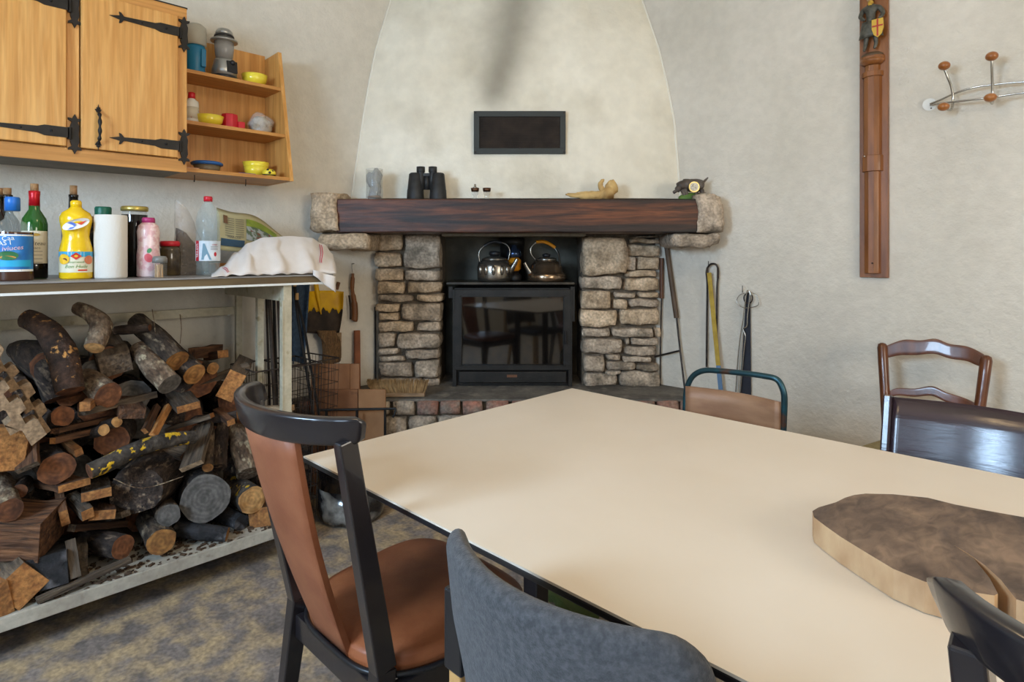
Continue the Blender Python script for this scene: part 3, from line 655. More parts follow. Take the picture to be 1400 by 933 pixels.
MB().lathe(pr([(12, 51), (17, 52), (17.5, 54), (12.5, 55.5), (12, 58)]), 28).build('collar', silver, t)
MB().lathe(pr([(12.3, 58), (12.8, 59), (12.2, 61)]), 28).build('seal', blackplastic, t)
MB().lathe(pr([(11.5, 61), (10.5, 66), (8, 69), (0, 69.5)]), 28).build('cap', silver, t)
MB().bar((15*k, 5*k, 8*k), (13*k, 5*k, 24*k), 14*k, 3*k, (1, 0, 0)).build('label_plate', blackplastic, t, bevel=.002)
MB().ball((13.6*k, 6*k, 22*k), 4*k, 12).build('knob', blackplastic, t)
p = on(348, .12, z); bowl('yellow_bowl', 'yellow glazed bowl alone at the right of the top shelf', p, rw(p, 17), rw(p, 15.5), group='yellow bowls in the shelf rack')
z = SH['mid']+.001
p = on(262, .14, z); t = thing('squeeze_bottle', 'white plastic bottle with red cap at the cupboard end of the middle shelf', 'bottle', p); k = rw(p, 1)
MB().lathe(pr([(8, 0), (9, 1), (9, 26), (8.5, 32), (4.5, 35), (4, 37)]), 20).build('body', white_pl, t); MB().lathe(pr([(4.6, 36), (4.4, 44), (2.5, 45), (0, 45)]), 16).build('cap', red_pl, t)
MB().lathe(pr([(9.1, 8), (9.1, 24)]), 20).build('label', mat('pale_label', 'c9c2b0', 'a5563c', rough=.6, scale=60, contrast=(.6, .66)), t)
p = on(286.5, .15, z); bowl('yellow_bowl', 'yellow glazed bowl beside the red pot on the middle shelf', p, rw(p, 18), rw(p, 15), group='yellow bowls in the shelf rack')
p = on(314, .13, z); t = thing('red_pot', 'bright red plastic pot with small spout on the middle shelf', 'pot', p); k = rw(p, 1)
MB().lathe(pr([(10, 0), (11, 1), (11, 19), (10.4, 22), (9, 22.5), (9, 8), (0, 8)]), 8).build('body', red_pl, t, bevel=.002)
MB().box((4*k, 8*k, 0), (10*k, 17*k, 13*k)).build('spout', red_pl, t, bevel=.003)
p = on(356.5, .13, z); t = thing('bagged_stone', 'pale crumbly lump wrapped in clear plastic on the middle shelf', 'bag', p); k = rw(p, 1)
MB().ball((0, 0, 12.6*k), 14*k, 20, sc=(.9, 1, .9), jit=.25).build('lump', mat('crumbly_white', 'b9ac98', '8e8272', rough=.9, scale=50, bump=.8), t)
MB().ball((0, 0, 14.2*k), 15.4*k, 20, sc=(.92, 1.02, .92), jit=.35, seed=4).build('plastic_wrap', mat('clear_wrap', 'e8ecec', rough=.12, alpha=.22), t)
z = SH['low']+.001
p = on(283, .17, z); t = thing('food_box', 'round plastic box with blue lid on the bottom shelf', 'box', p); k = rw(p, 1)
MB().lathe(pr([(13, 0), (15, 1), (17, 10)]), 24).build('body', mat('smoky_box', '7a6a52', rough=.2), t); MB().lathe(pr([(18, 10), (20, 11), (20, 13.5), (17, 15), (0, 15.5)]), 24).build('lid', blue_lid, t)
p = on(262, .25, z+.012); tag(MB().box((-.004, -.06, -.01), (.004, .03, -.004)).build('wooden_stick', mat('pinkish_wood', 'b98d70', rough=.7), loc=p), 'short pale stick lying at the left of the bottom shelf', 'stick')
p = on(350, .15, z); o1 = bowl('yellow_bowl', 'lower of two nested yellow bowls on the bottom shelf', p, rw(p, 16), rw(p, 15), group='yellow bowls in the shelf rack')
p2 = p+Vector((0, 0, rw(p, 15)*.52)); bowl('yellow_bowl', 'upper of two nested yellow bowls on the bottom shelf', p2, rw(p, 17.5), rw(p, 13), group='yellow bowls in the shelf rack')
p = on(337, .24, z); tag(MB().box((-.02, -.04, 0), (.02, .035, .005)).build('blue_card', mat('blue_card', '3a3f7a', rough=.5), loc=p, bevel=.001), 'flat dark blue packet in front of the nested bowls', 'packet')
p = on(368, .25, z); t = thing('ladybird_toy', 'small yellow ladybird with black spots at the end of the bottom shelf', 'toy', p); k = rw(p, 1)
MB().ball((0, 0, 4.5*k), 8*k, 16, sc=(1.1, 1.15, .75)).build('shell', yellow_cer, t)
MB().ball((0, 0, 1.9*k), 7.6*k, 16, sc=(1.1, 1.2, .24)).build('belly', blackplastic, t)
for q in ((5, -4, 8), (6.5, 1.5, 6.5), (3, 5, 8), (7.6, -2.5, 4.4)): MB().ball((q[0]*k, q[1]*k, q[2]*k), 1.9*k, 8).build('spot', blackplastic, t)
# ------------------------------------------------------------------ workbench with its steel frame
WB = .75; yE = atX(455, 378, WB).y; bz = (atX(455, 376.5, WB).z+atX(20, 384, WB).z)/2; yS = -.55
cream = mat('cream_painted_steel', 'bdb39b', 'aba087', rough=.6, scale=9, c3='9a8c6c', s3=22, t3=(.62, .72), bump=.2, grit=.08)
whitepaint = mat('chipped_white_paint', 'b8b0a0', 'a3998a', rough=.65, scale=10, c3='85796a', s3=28, t3=(.62, .75), bump=.2, grit=.1)
t = thing('workbench', 'long cream steel framed workbench with thin grey top along the left wall', 'workbench', (XL+.4, .3, 0))
bz0 = atX(20, 395, WB).z
MB().box((XL+.01, yS, bz-.006), (XL+WB+.004, yE, bz)).build('benchtop', mat('grey_benchtop', '8e8a86', '767270', rough=.4, scale=8), t, world=True, bevel=.001)
MB().box((XL+.01, yS, bz-.032), (XL+WB, yE-.003, bz-.006)).build('board', mat('chipboard_edge', '6e5a3c', '574630', rough=.85, scale=20, stretch=(1, .2, 1)), t, world=True)
MB().box((XL+.01, yS, bz-.040), (XL+WB+.006, yE, bz-.032)).build('edge_angle', white_paint, t, world=True)
yC = atX(391, 500, .73).y; sz0 = atX(378, 735, WB).z; sz1 = sz0+.042
def post(px, w_, z0_, z1_, wd=.032):
    p = on(px, w_, 0); MB().box((p.x-.012, p.y-wd/2, z0_), (p.x+.012, p.y+wd/2, z1_)).build('leg', cream, t, world=True, bevel=.001); return p
pc = post(391.5, .73, 0, bz-.04, .034); pb_ = post(355, .42, 0, bz-.04, .028); pa = post(326, .12, 0, bz-.04, .028)
MB().box((pc.x-.012, pc.y-.022, bz-.5-.6), (pc.x+.014, pc.y-.018, bz-.1)).build('angle_flange', cream, t, world=True)
for z_, hh in ((bz-.055, .05),): MB().box((XL+.1, pc.y-.012, z_-hh), (XL+.74, pc.y+.012, z_+.014)).build('end_rail', cream, t, world=True)
rl = on(320, .10, 0); rz = atX(320, 424, .10).z
MB().box((XL+.095, yS, rz-.02), (XL+.11, pa.y, rz+.018)).build('rear_rail', cream, t, world=True)
MB().box((XL+.02, yS, sz0), (XL+WB, pc.y+.02, sz1-.012)).build('lower_shelf', whitepaint, t, world=True)
MB().box((XL+WB-.004, yS, sz0), (XL+WB+.008, pc.y+.03, sz1)).build('shelf_lip', whitepaint, t, world=True, bevel=.002)
for y in (yS+.02,):
    for x in (XL+.1, XL+.71): MB().box((x, y, 0), (x+.024, y+.03, bz-.04)).build('leg', cream, t, world=True)
SZ = sz1-.012
# ------------------------------------------------------------------ things on the workbench
dark_glass = mat('dark_brown_glass', '1c1410', rough=.08, coat=.5); green_glass = mat('green_bottle_glass', '1f5a1c', rough=.06, coat=.4, alpha=.88); wine = mat('wine_filled_glass', '0e0c0a', rough=.07, coat=.4)
cork = mat('cork', 'a07850', '80603e', rough=.9, scale=60); redfoil = mat('red_foil', 'b81420', rough=.3, metal=.3)
clear_pl = mat('clear_plastic', 'b4cccf', rough=.08, alpha=.14, coat=.3); clear_gl = mat('clear_glass', 'c4c8c2', rough=.05, alpha=.2, coat=.3)
paper = mat('label_paper', 'd9cfb8', rough=.7); printm = mat('print_ink', '5a5248', rough=.7); white_ink = mat('white_ink', 'e8e6e0', rough=.6); red_ink = mat('red_ink', 'b3202c', rough=.6); blue_ink = mat('blue_ink', '2b4c9c', rough=.6)
def cyl_label(parent, r, z0, z1, half, m, a0=0, off=.0006, n_=16, name='label'):   # a paper strip wrapped on a cylinder facing the viewer
    A0 = facing+a0
    return MB().grid(lambda u, v: ((r+off)*math.cos(A0-half+2*half*u), (r+off)*math.sin(A0-half+2*half*u), z0+(z1-z0)*v), n_, 2).build(name, m, parent)
def cyl_shape(mb, poly, r, zc, m=0, a0=0, off=.0012):               # flat print wrapped on a cylinder; x to the viewer's right
    xs_ = [x for x, y in poly]; x0, x1 = min(xs_), max(xs_)
    if len(poly) == 4 and len({round(x, 6) for x in xs_}) == 2:     # a plain rectangle follows the curve in strips
        y0 = min(y for x, y in poly); y1 = max(y for x, y in poly); A = facing+a0
        return mb.grid(lambda u, v: ((r+off)*math.cos(A+(x0+(x1-x0)*u)/r), (r+off)*math.sin(A+(x0+(x1-x0)*u)/r), zc+y0+(y1-y0)*v), 12, 2, m)
    off += r*(1-math.cos(min(1.2, (x1-x0)/2/r)))*.6
    mb.add([((r+off)*math.cos(facing+a0+x/r), (r+off)*math.sin(facing+a0+x/r), zc+y) for x, y in poly], [list(range(len(poly)))], m); return mb
def cyl_text(mb, txt, size, r, zc, m=0, a0=0, off=.0014, shear=0, rot=0):
    c, s_ = math.cos(rot), math.sin(rot)
    return text_mb(txt, size, lambda x, y: ((r+off)*math.cos(facing+a0+(x*c-y*s_)/r), (r+off)*math.sin(facing+a0+(x*c-y*s_)/r), zc+x*s_+y*c), m, mb, shear=shear)
def face_to(p): global facing; d = EYE-p; facing = math.atan2(d.y, d.x)
def ell(a, b, rot=0, n_=20, cx=0, cy=0): return [(cx+a*math.cos(t)*math.cos(rot)-b*math.sin(t)*math.sin(rot), cy+a*math.cos(t)*math.sin(rot)+b*math.sin(t)*math.cos(rot)) for t in [2*math.pi*i/n_ for i in range(n_)]]
BZ = bz+.0005
def bottle_wine(name, label, px, w_, ytop, cat='bottle', foil=None, glass=wine, corkh=.012, R_=None):
    p = on(px, w_, BZ); t = thing(name, label, cat, p); k = rw(p, 1); h = H+(HY-ytop)*k-BZ
    r = R_ or .037
    MB().lathe([(r*.9, 0), (r, .004), (r, h*.60), (r*.9, h*.66), (.016, h*.76), (.0145, h*.93), (.0155, h*.935), (.0155, h-.012)], 28).build('glass', glass, t)
    if foil: MB().lathe([(.0158, h*.80), (.0152, h*.90), (.0162, h*.93), (.0162, h-.011)], 20).build('foil', foil, t)
    MB().lathe([(.0115, h-.013), (.0115, h+corkh)], 14).build('cork', cork, t)
    face_to(p); return t, p, r, h, k
p = on(4, .50, BZ); bottle_wine('wine_bottle', 'nearly black bottle cut by the left edge of the picture', -2, .42, 262)
bottle_wine('wine_bottle', 'dark bottle neck behind the blue labelled bottle', 10, .36, 262)
# blue labelled bottle
p = on(17, .60, BZ); face_to(p); k = rw(p, 1); t = thing('rum_bottle', 'clear bottle with blue cap and bright blue seaside label, far left of the workbench', 'bottle', p)
MB().lathe(pr([(22, 0), (23, 2), (23, 66), (22, 72), (9, 84), (7.5, 92), (7, 108)]), 32, mz=lambda z: 1 if z < 68*k else 0).build('glass', [clear_gl, mat('rum', '4a2c1c', rough=.08, coat=.4)], t)
MB().lathe(pr([(8.6, 95), (8.6, 112), (7.5, 114), (0, 114)]), 24).build('cap', mat('blue_cap', '1f68b8', rough=.35), t)
r = 23*k; cyl_label(t, r, 13*k, 63*k, 1.25, mat('blue_label', '1b5fa8', '2c86c4', rough=.45, scale=14))
mb = MB(); cyl_shape(mb, [(-28*k, -25*k), (28*k, -25*k), (28*k, -22*k), (-28*k, -22*k)], r, 37.5*k, 1, off=.0009); cyl_shape(mb, [(-28*k, 23*k), (28*k, 23*k), (28*k, 25*k), (-28*k, 25*k)], r, 37.5*k, 1, off=.0009)
cyl_shape(mb, ell(11*k, 6*k, cx=-5*k), r, 34*k, 2, off=.001); cyl_shape(mb, ell(9*k, 3*k, cx=-5*k), r, 31*k, 3, off=.0013); cyl_shape(mb, [(-15*k, -6*k), (22*k, -6*k), (22*k, 3*k), (-15*k, 3*k)], r, 25*k, 4, off=.0015)
cyl_text(mb, 'Caa', 8.5*k, r, 57*k, 1, a0=-.2, rot=.12, off=.002); cyl_text(mb, 'AS I', 8.5*k, r, 50.5*k, 1, a0=-.35, rot=.12, off=.002); cyl_text(mb, 'iviuces', 8.5*k, r, 44*k, 5, a0=.0, rot=.12, off=.002, shear=.2)
mb.build('label_print', [printm, white_ink, mat('island_green', '2f6b3c', rough=.6), mat('sand_orange', 'd08a3c', rough=.6), mat('lagoon_blue', '1fa0c8', rough=.5), mat('pinkish_ink', 'e6c0c4', rough=.6)], t)
# green wine bottle
t, p, r, h, k = bottle_wine('wine_bottle', 'green glass wine bottle with red neck foil and cream label', 47, .47, 257, foil=redfoil, glass=green_glass, corkh=.014)
MB().lathe([(r+.0004, .003), (r+.0004, .085)], 28).build('wine', wine, t)
cyl_label(t, r, 21*k, 65*k, 1.2, paper)
mb = MB(); cyl_shape(mb, ell(6*k, 2*k), r, 60*k, 1); cyl_text(mb, 'Château', 7.5*k, r, 48*k, 0, shear=.3); cyl_text(mb, 'Pissaco', 4.5*k, r, 42*k, 0)
for i in range(4): cyl_shape(mb, [(-9*k, 0), (9*k, 0), (9*k, .6*k), (-9*k, .6*k)], r, (37-i*5)*k, 0)
mb.build('label_print', [printm, mat('gold_print', 'b8923c', rough=.5)], t)
# dark bottle with a cork behind the yellow one
bottle_wine('wine_bottle', 'dark corked bottle standing behind the yellow oil bottle', 100.5, .36, 262, corkh=.022)
bottle_wine('wine_bottle', 'dark bottle in the gap between yellow bottle and paper roll', 124, .25, 300)
# yellow sunflower oil bottle
p = on(104, .58, BZ); face_to(p); k = rw(p, 1); t = thing('oil_bottle', 'yellow waisted sunflower oil bottle with yellow cap', 'bottle', p)
oil = mat('yellow_oil_bottle', 'e8bc10', rough=.22, coat=.4)
MB().lathe(pr([(17, 0), (19, 2), (19, 38), (18.5, 42), (16, 52), (15, 58), (16, 66), (18.5, 78), (18.5, 84), (16, 90), (9, 95), (6.2, 98), (6, 101)]), 36).build('body', oil, t)
MB().lathe(pr([(6.6, 97), (6.6, 105), (5, 107), (0, 107)]), 20).build('cap', oil, t)
r = 19*k; cyl_label(t, r, 9*k, 37*k, 1.4, mat('sunflower_label', 'd9d0b4', rough=.5))
mb = MB(); cyl_shape(mb, [(-26*k, 0), (26*k, 0), (26*k, 7*k), (-26*k, 7*k)], r, 30*k, 4, off=.0009)
cyl_shape(mb, ell(7*k, 7*k, cx=-14*k), r, 27*k, 1); cyl_shape(mb, ell(3.5*k, 3.5*k, cx=-13*k), r, 25*k, 2, off=.0016); cyl_shape(mb, ell(6*k, 6*k, cx=15*k), r, 26*k, 5)
cyl_shape(mb, [(-6*k, 0), (0, -5*k), (6*k, 0), (0, 5*k)], r, 31*k, 3, off=.0018); cyl_shape(mb, ell(2*k, 1.6*k), r, 31*k, 1, off=.0024)
cyl_text(mb, 'tournesol', 4.6*k, r, 23*k, 0); cyl_text(mb, 'Bon Huile', 6.4*k, r, 17*k, 0, shear=.3); cyl_shape(mb, [(2*k, -1*k), (13*k, -1*k), (13*k, 1*k), (2*k, 1*k)], r, 12*k, 3)
mb.build('label_print', [mat('green_print', '5a8a3c', rough=.6), mat('petal_yellow', 'e8b41c', rough=.6), mat('brown_print', '7a3a14', rough=.6), mat('red_print', 'c8301c', rough=.6), mat('sky_print', '2f9ac4', rough=.5), mat('tomato_print', 'd0764c', rough=.6)], t)
r = 17.6*k; mb = MB(); cyl_shape(mb, ell(14.5*k, 6.2*k, .45), r, 74*k, 0, off=.003); cyl_shape(mb, ell(6*k, 4.5*k, .45, cx=-6*k, cy=-2.5*k), r, 74*k, 1, off=.0058); cyl_shape(mb, [(1*k, 1*k), (11*k, 5.5*k), (5*k, -1*k)], r, 74*k, 2, off=.0064)
mb.build('emblem', [white_ink, mat('emblem_blue', '4a6ac0', rough=.5), mat('emblem_red', 'd84a2c', rough=.5)], t)
# dark jar between, kitchen roll
p = on(141, .38, BZ); face_to(p); k = rw(p, 1); t = thing('dark_jar', 'dark lidded jar mostly hidden behind the paper roll', 'jar', p)
MB().lathe(pr([(20, 0), (22, 2), (22, 58), (18, 66)]), 24).build('glass', wine, t); MB().lathe(pr([(9.5, 66), (10, 93), (9, 95), (0, 95)]), 20).build('cap', mat('dark_green_cap', '0f5a44', rough=.4), t)
p = on(151.5, .60, BZ); k = rw(p, 1); t = thing('paper_roll', 'white kitchen paper roll standing upright on the workbench', 'paper roll', p)
MB().lathe(pr([(7, 0), (18.5, 0), (19.4, 2), (19.4, 84), (18.8, 86), (7, 86), (7, 0)]), 36).build('paper', mat('soft_white_paper', 'd8d2c8', rough=.95, scale=40, bump=.25, bscale=160), t)
MB().lathe(pr([(6.9, 1), (6.9, 86), (6.3, 86), (6.3, 1)]), 20).build('core', mat('cardboard_core', '9a8060', rough=.9), t)
# tall jar with metal lid and dark contents
p = on(184, .47, BZ); face_to(p); k = rw(p, 1); t = thing('preserve_jar', 'tall glass jar of dark preserve with a gold lid', 'jar', p)
MB().lathe(pr([(14, 0), (15.5, 2), (15.5, 84), (14, 90), (14, 92)]), 28, mz=lambda z: 1 if z < 66*k else 0).build('glass', [clear_gl, wine], t)
MB().lathe(pr([(15.6, 89), (16.4, 90), (16.4, 94), (15, 95.5), (0, 95)]), 28).build('lid', mat('gold_lid', 'b8a458', rough=.3, metal=.7), t)
# pink bottle
p = on(203, .57, BZ); face_to(p); k = rw(p, 1); t = thing('pink_bottle', 'pale pink patterned bottle with magenta cap', 'bottle', p)
MB().lathe(pr([(12, 0), (14, 2), (14, 30), (13, 40), (13.2, 52), (13.8, 62), (12, 70), (8, 74)]), 28).build('body', mat('pink_print', 'd8a8a8', 'e8ccc6', rough=.35, scale=45, contrast=(.45, .55), coat=.3), t)
MB().lathe(pr([(8, 73), (8, 79), (7, 81), (0, 81)]), 20).build('cap', mat('magenta_cap', 'a83068', rough=.35), t)
mb = MB(); cyl_shape(mb, ell(4.5*k, 6*k, .3), 14*k, 26*k, 0); cyl_shape(mb, ell(2.5*k, 3.5*k, -.5, cx=1*k), 14*k, 36*k, 1); mb.build('label_print', [mat('fruit_red', 'c8545c', rough=.5), mat('leaf_green', '4a8a5c', rough=.5)], t)
# toothpicks
p = on(218.5, .66, BZ); k = rw(p, 1); t = thing('toothpick_jar', 'little clear jar of toothpicks with grey lid', 'jar', p)
MB().lathe(pr([(7.5, 0), (8.6, 1), (8.6, 20), (8, 22)]), 20).build('glass', mat('thin_glass', 'c4c8c2', rough=.05, alpha=.1), t); MB().lathe(pr([(9, 20), (9.2, 26), (7.5, 29), (0, 29.5)]), 20).build('lid', mat('grey_lid', '77756f', rough=.4), t)
mb = MB(); rr = random.Random(3)
for i in range(46):
    a = rr.uniform(0, 6.28); q = rr.uniform(0, 6)*k; b = a+rr.uniform(-.8, .8); mb.tube([(q*math.cos(a), q*math.sin(a), .001), (q*1.1*math.cos(b), q*1.1*math.sin(b), rr.uniform(16, 19)*k)], .0011, 4)
tag(mb.build('toothpicks', mat('toothpick_wood', 'c8a070', rough=.8), t), kind='stuff')
# small dark jar with red lid
p = on(232, .45, BZ); k = rw(p, 1); t = thing('spice_jar', 'small dark jar with red lid behind the toothpicks', 'jar', p)
MB().lathe(pr([(12, 0), (13.5, 1.5), (13.5, 34), (11, 41)]), 24).build('glass', mat('dark_spice', '3c3226', '55482f', rough=.15, scale=40, coat=.3), t); MB().lathe(pr([(12.4, 40), (12.8, 45), (11, 47), (0, 47)]), 24).build('lid', red_pl, t)
# clear bag of dried herbs
p = on(259, .42, BZ); k = rw(p, 1); t = thing('herb_bag', 'clear plastic bag of dried brown herbs leaning by the water bottle', 'bag', p)
def bagf(r0, h_, sd):
    def f(u, v):
        a = 2*math.pi*u; wv = r0*(1-.62*v**2.2)*(1+.22*noise.noise(Vector((math.cos(a)*2, math.sin(a)*2, v*5+sd)))); return (math.cos(a)*wv*.6+.0, math.sin(a)*wv-.03*v*v, v*h_*(1+.06*math.sin(a)*-1*v))
    return f
MB().grid(bagf(17*k, 60*k, 1), 33, 16).build('herbs', mat('dried_herbs', '4e4034', '2f261e', rough=.9, scale=60, bump=1), t)
MB().grid(bagf(18.6*k, 96*k, 2), 33, 24).build('bag', mat('bag_film', 'b8aca0', rough=.12, alpha=.3, bump=1, bscale=14, scale=9, bd=.02), t)
# water bottle
p = on(284.5, .56, BZ); face_to(p); k = rw(p, 1); t = thing('water_bottle', 'clear plastic water bottle with red cap and vertical red lettered label', 'bottle', p)
prof = [(13, 0), (15, 2)]+[(15-.7*(i % 2), 4+i*3) for i in range(10)]+[(15, 36), (15, 60), (14, 64), (15, 68), (15, 76), (13, 86), (8, 95), (5, 99), (4.6, 103)]
MB().lathe(pr(prof), 32).build('body', clear_pl, t)
MB().lathe(pr([(5.4, 101), (5.6, 106), (5, 108), (0, 108)]), 20).build('cap', red_pl, t)
r = 15.1*k; cyl_label(t, r, 20*k, 47*k, 1.45, mat('white_blue_label', 'd4d6d8', 'b9c4cc', rough=.5, scale=20))
mb = MB(); cyl_shape(mb, [(-19*k, -13.5*k), (-12*k, -13.5*k), (-12*k, 13.5*k), (-19*k, 13.5*k)], r, 33.5*k, 0, off=.001)
cyl_text(mb, 'VITTEL', 6.5*k, r, 33.5*k, 1, a0=-15.5/15.1, rot=-math.pi/2, off=.0022); cyl_shape(mb, [(-8*k, -12*k), (4*k, -12*k), (-4*k, 10*k), (-6*k, 10*k)], r, 33.5*k, 2, off=.001)
cyl_text(mb, 'vittel', 3.6*k, r, 42*k, 0, a0=.55); cyl_shape(mb, ell(1.8*k, 3*k, cx=9*k), r, 29*k, 0)
for i in range(3): cyl_shape(mb, [(3*k, 0), (13*k, 0), (13*k, .5*k), (3*k, .5*k)], r, (39-i*2)*k, 3)
mb.build('label_print', [red_ink, white_ink, mat('mountain_print', '6c8c9c', rough=.6), printm], t)
# newspaper propped on the things behind the cloth
t = thing('newspaper', 'folded newspaper with a green photo curving behind the white cloth', 'newspaper', on(340, .3, BZ))
def npt(u, v, off=0):
    px = 296+104*u; ytop = 284+46*u**1.7+3*math.sin(u*9); ybot = 341+10*u
    w_ = .20+.18*(1-v)+.02*math.sin(u*7); q = atX(px, ybot+(ytop-ybot)*v, w_); n_ = Vector((.9, -.1, .45)).normalized(); return q+n_*off+Vector((.010*math.sin(v*3.1), 0, 0))
newsm = mat('newsprint', 'b0a67f', '9f956f', rough=.9, scale=5)
MB().grid(npt, 30, 12, thick=.004).build('pages', newsm, t, world=True)
def patch(u0, u1, v0, v1, m, name, off=.004): MB().grid(lambda u, v: npt(u0+(u1-u0)*u, v0+(v1-v0)*v, off), 14, 6).build(name, m, t, world=True)
patch(.38, .78, .30, .82, mat('crowd_photo', '56664f', '9aa0a0', rough=.8, scale=35, contrast=(.45, .55), c3='7a4030', s3=30, t3=(.6, .64)), 'photograph'); patch(.38, .78, .66, .84, mat('lawn_print', '8a9a34', '6e8030', rough=.8, scale=20), 'photograph_sky', .005)
patch(.05, .36, .10, .28, mat('dark_blue_print', '2c4558', rough=.8), 'banner')
mb = MB(); 
for c0, c1 in ((.10, .22), (.24, .35), (.84, .92)):
    for i in range(9): mb.grid(lambda u, v, c0=c0, c1=c1, i=i: npt(c0+(c1-c0)*u, .36+i*.055+.018*v, .0045), 4, 2)
tag(mb.build('text_lines', mat('faded_print', '7c745c', rough=.9), t, world=True), kind='stuff')
text_mb('MARCHÉ', .02, lambda x, y: npt(.22+x*2.2, .33+y*4.0, .006), 0).build('headline', printm, t, world=True)
MB().grid(lambda u, v: npt(.08+.055*u, .66+.2*v, .005), 6, 4).build('portrait', mat('portrait_print', '6a4a30', rough=.8), t, world=True)
# wooden box under the newspaper
p = on(330, .33, BZ); tag(MB().box((-.06, -.12, 0), (.03, .24, .045)).build('wooden_tray', mat('orange_tray', '9a6a34', rough=.6), loc=p, bevel=.004), 'orange brown wooden tray under the newspaper and cloth', 'tray')
# white cloth with red stripes heaped over a basin
t = thing('tea_towel', 'white tea towel with red stripes draped in a heap at the end of the workbench', 'cloth', on(375, .55, BZ))
def cl(u, v):
    px = 289+170*u; base = 374.5
    prof = [(0, 0), (.09, 11), (.2, 30), (.3, 43), (.42, 50), (.62, 51), (.8, 48), (.9, 39), (.965, 25), (1, 10)]
    for (a, ha), (b, hb) in zip(prof, prof[1:]):
        if a <= u <= b: f = (u-a)/(b-a); f = f*f*(3-2*f); hpx = ha*(1-f)+hb*f; break
    w_ = .76-.36*v
    hv = math.sin(min(1, v*1.35)*math.pi*.5)**.8 if v < .75 else max(0, 1-(v-.75)*1.2)
    p = on(px, w_, 0); k = depth(p)/F
    z = BZ+.003+hpx*k*hv*.97
    fold = .010*math.sin(u*26+v*3)*(1-v)*min(1, hpx/30)+.008*noise.noise(Vector((u*9, v*5, 0)))*min(1, hpx/20)
    p.z = z+abs(fold)*.6; p.x += fold*1.2*(1 if v > .03 else .3); p.y += fold*.4
    return p
clothm = mat('white_linen', 'd8cfc8', 'cfc5bc', rough=.95, scale=8, bump=.35, bscale=30, sheen=.2)
MB().grid(cl, 70, 30, thick=.003).build('cloth', clothm, t, world=True)
redst = mat('red_stripe', 'b5283c', rough=.9)
def stripe(f, name='stripe'):
    MB().grid(f, 24, 2).build(name, redst, t, world=True)
for d_ in (0, .014):
    stripe(lambda u, v, d_=d_: cl(.085+d_+.05*u+.006*v, .02+.33*(1-u))+Vector((.006, -.001, .005)))
    stripe(lambda u, v, d_=d_: cl(.885+d_+.006*v-.01*u, .10+.42*u)+Vector((.006, -.001, .005)))
def flap(u, v):
    a = on(440+18*u, .70-.02*v, 0); k = depth(a)/F; a.z = BZ+.012*math.sin(3*u)+(8-30*u*1.0)*k*(1-v)*1.0+ (-3)*k*v*u; return a
MB().grid(lambda u, v: Vector((XL+.765+.006*math.sin(u*9), on(428+30*u, .765, 0).y, BZ+.02-.022*v-.045*u*v-(.03*u if True else 0))), 12, 8, thick=.003).build('hanging_corner', clothm, t, world=True)
# ------------------------------------------------------------------ firewood on the lower shelf
bark = mat('rough_bark', '5d4c3c', '2c2119', rough=.95, scale=16, stretch=(.6, 1.6, 1.6), detail=12, bump=1.0, bscale=40, vary=.3, c3='8c7860', s3=24, t3=(.56, .66), grit=.4, gs=70, bd=.012)
bark_d = mat('dark_bark', '42342b', '1d1612', rough=.95, scale=18, stretch=(.6, 1.6, 1.6), detail=12, bump=1.0, bscale=42, vary=.3, c3='6b5846', s3=28, t3=(.57, .66), grit=.4, gs=70, bd=.012)
bark_g = mat('flaky_gold_bark', '4a3325', '21160f', rough=.9, scale=16, detail=12, bump=1.0, bscale=40, c3='a8763e', s3=34, t3=(.60, .65), grit=.4, gs=70, bd=.012)
bark_l = mat('pale_bark', '86705a', '54402f', rough=.95, scale=18, stretch=(.8, 1.4, 1.4), detail=12, bump=1.0, bscale=42, vary=.15, c3='a39276', s3=30, t3=(.56, .66), grit=.4, gs=70, bd=.012)
bark_y = mat('lichen_bark', '50473e', '27211c', rough=.95, scale=16, detail=12, bump=1.0, bscale=40, c3='b8921c', s3=30, t3=(.57, .60), grit=.4, gs=60, bd=.012)
cut_o = ringmat('orange_cut_wood', 'a8763f', '80532a'); cut_r = ringmat('reddish_cut_wood', '7c4c2c', '573420'); cut_g = ringmat('grey_cut_wood', '68625c', '504b46'); cut_y = ringmat('fresh_cut_wood', 'c2925a', '9a6a38')
plank_g = mat('weathered_plank', '6b5a48', '4c3f33', rough=.85, scale=5, stretch=(1, 9, 9), detail=10, bump=.8, bscale=12, vary=.2, grit=.35, gs=9, bd=.01, c3='3a2f26', s3=7, t3=(.56, .7))
plank_b = mat('brown_plank', '6e4a30', '432a1a', rough=.8, scale=5, stretch=(1, 9, 9), detail=10, bump=.8, bscale=12, vary=.25, grit=.35, gs=9, bd=.01, c3='2e2018', s3=7, t3=(.56, .7))
plank_o = mat('orange_sawn_wood', 'a8723e', '82522a', rough=.85, scale=9, stretch=(1, 4, 4), detail=10, bump=.6, bscale=30, vary=.2, grit=.3, gs=25)
plank_p = mat('pale_sawn_wood', '9c8062', '7c644b', rough=.85, scale=4, stretch=(1, 7, 7), detail=8, bump=.5, bscale=14, grit=.3, gs=12)
char = mat('charred_wood', '2c2a2b', '191718', rough=.9, scale=12, detail=9, bump=.9, bscale=40, c3='5a5656', s3=12, t3=(.54, .66), grit=.4, gs=40, bd=.012)
G_ = 'firewood stacked on the lower shelf of the workbench'
NS = [0]
def W(x, y, w_):
    p = atX(x, y, w_); p.z = max(p.z, SZ+.012); return p
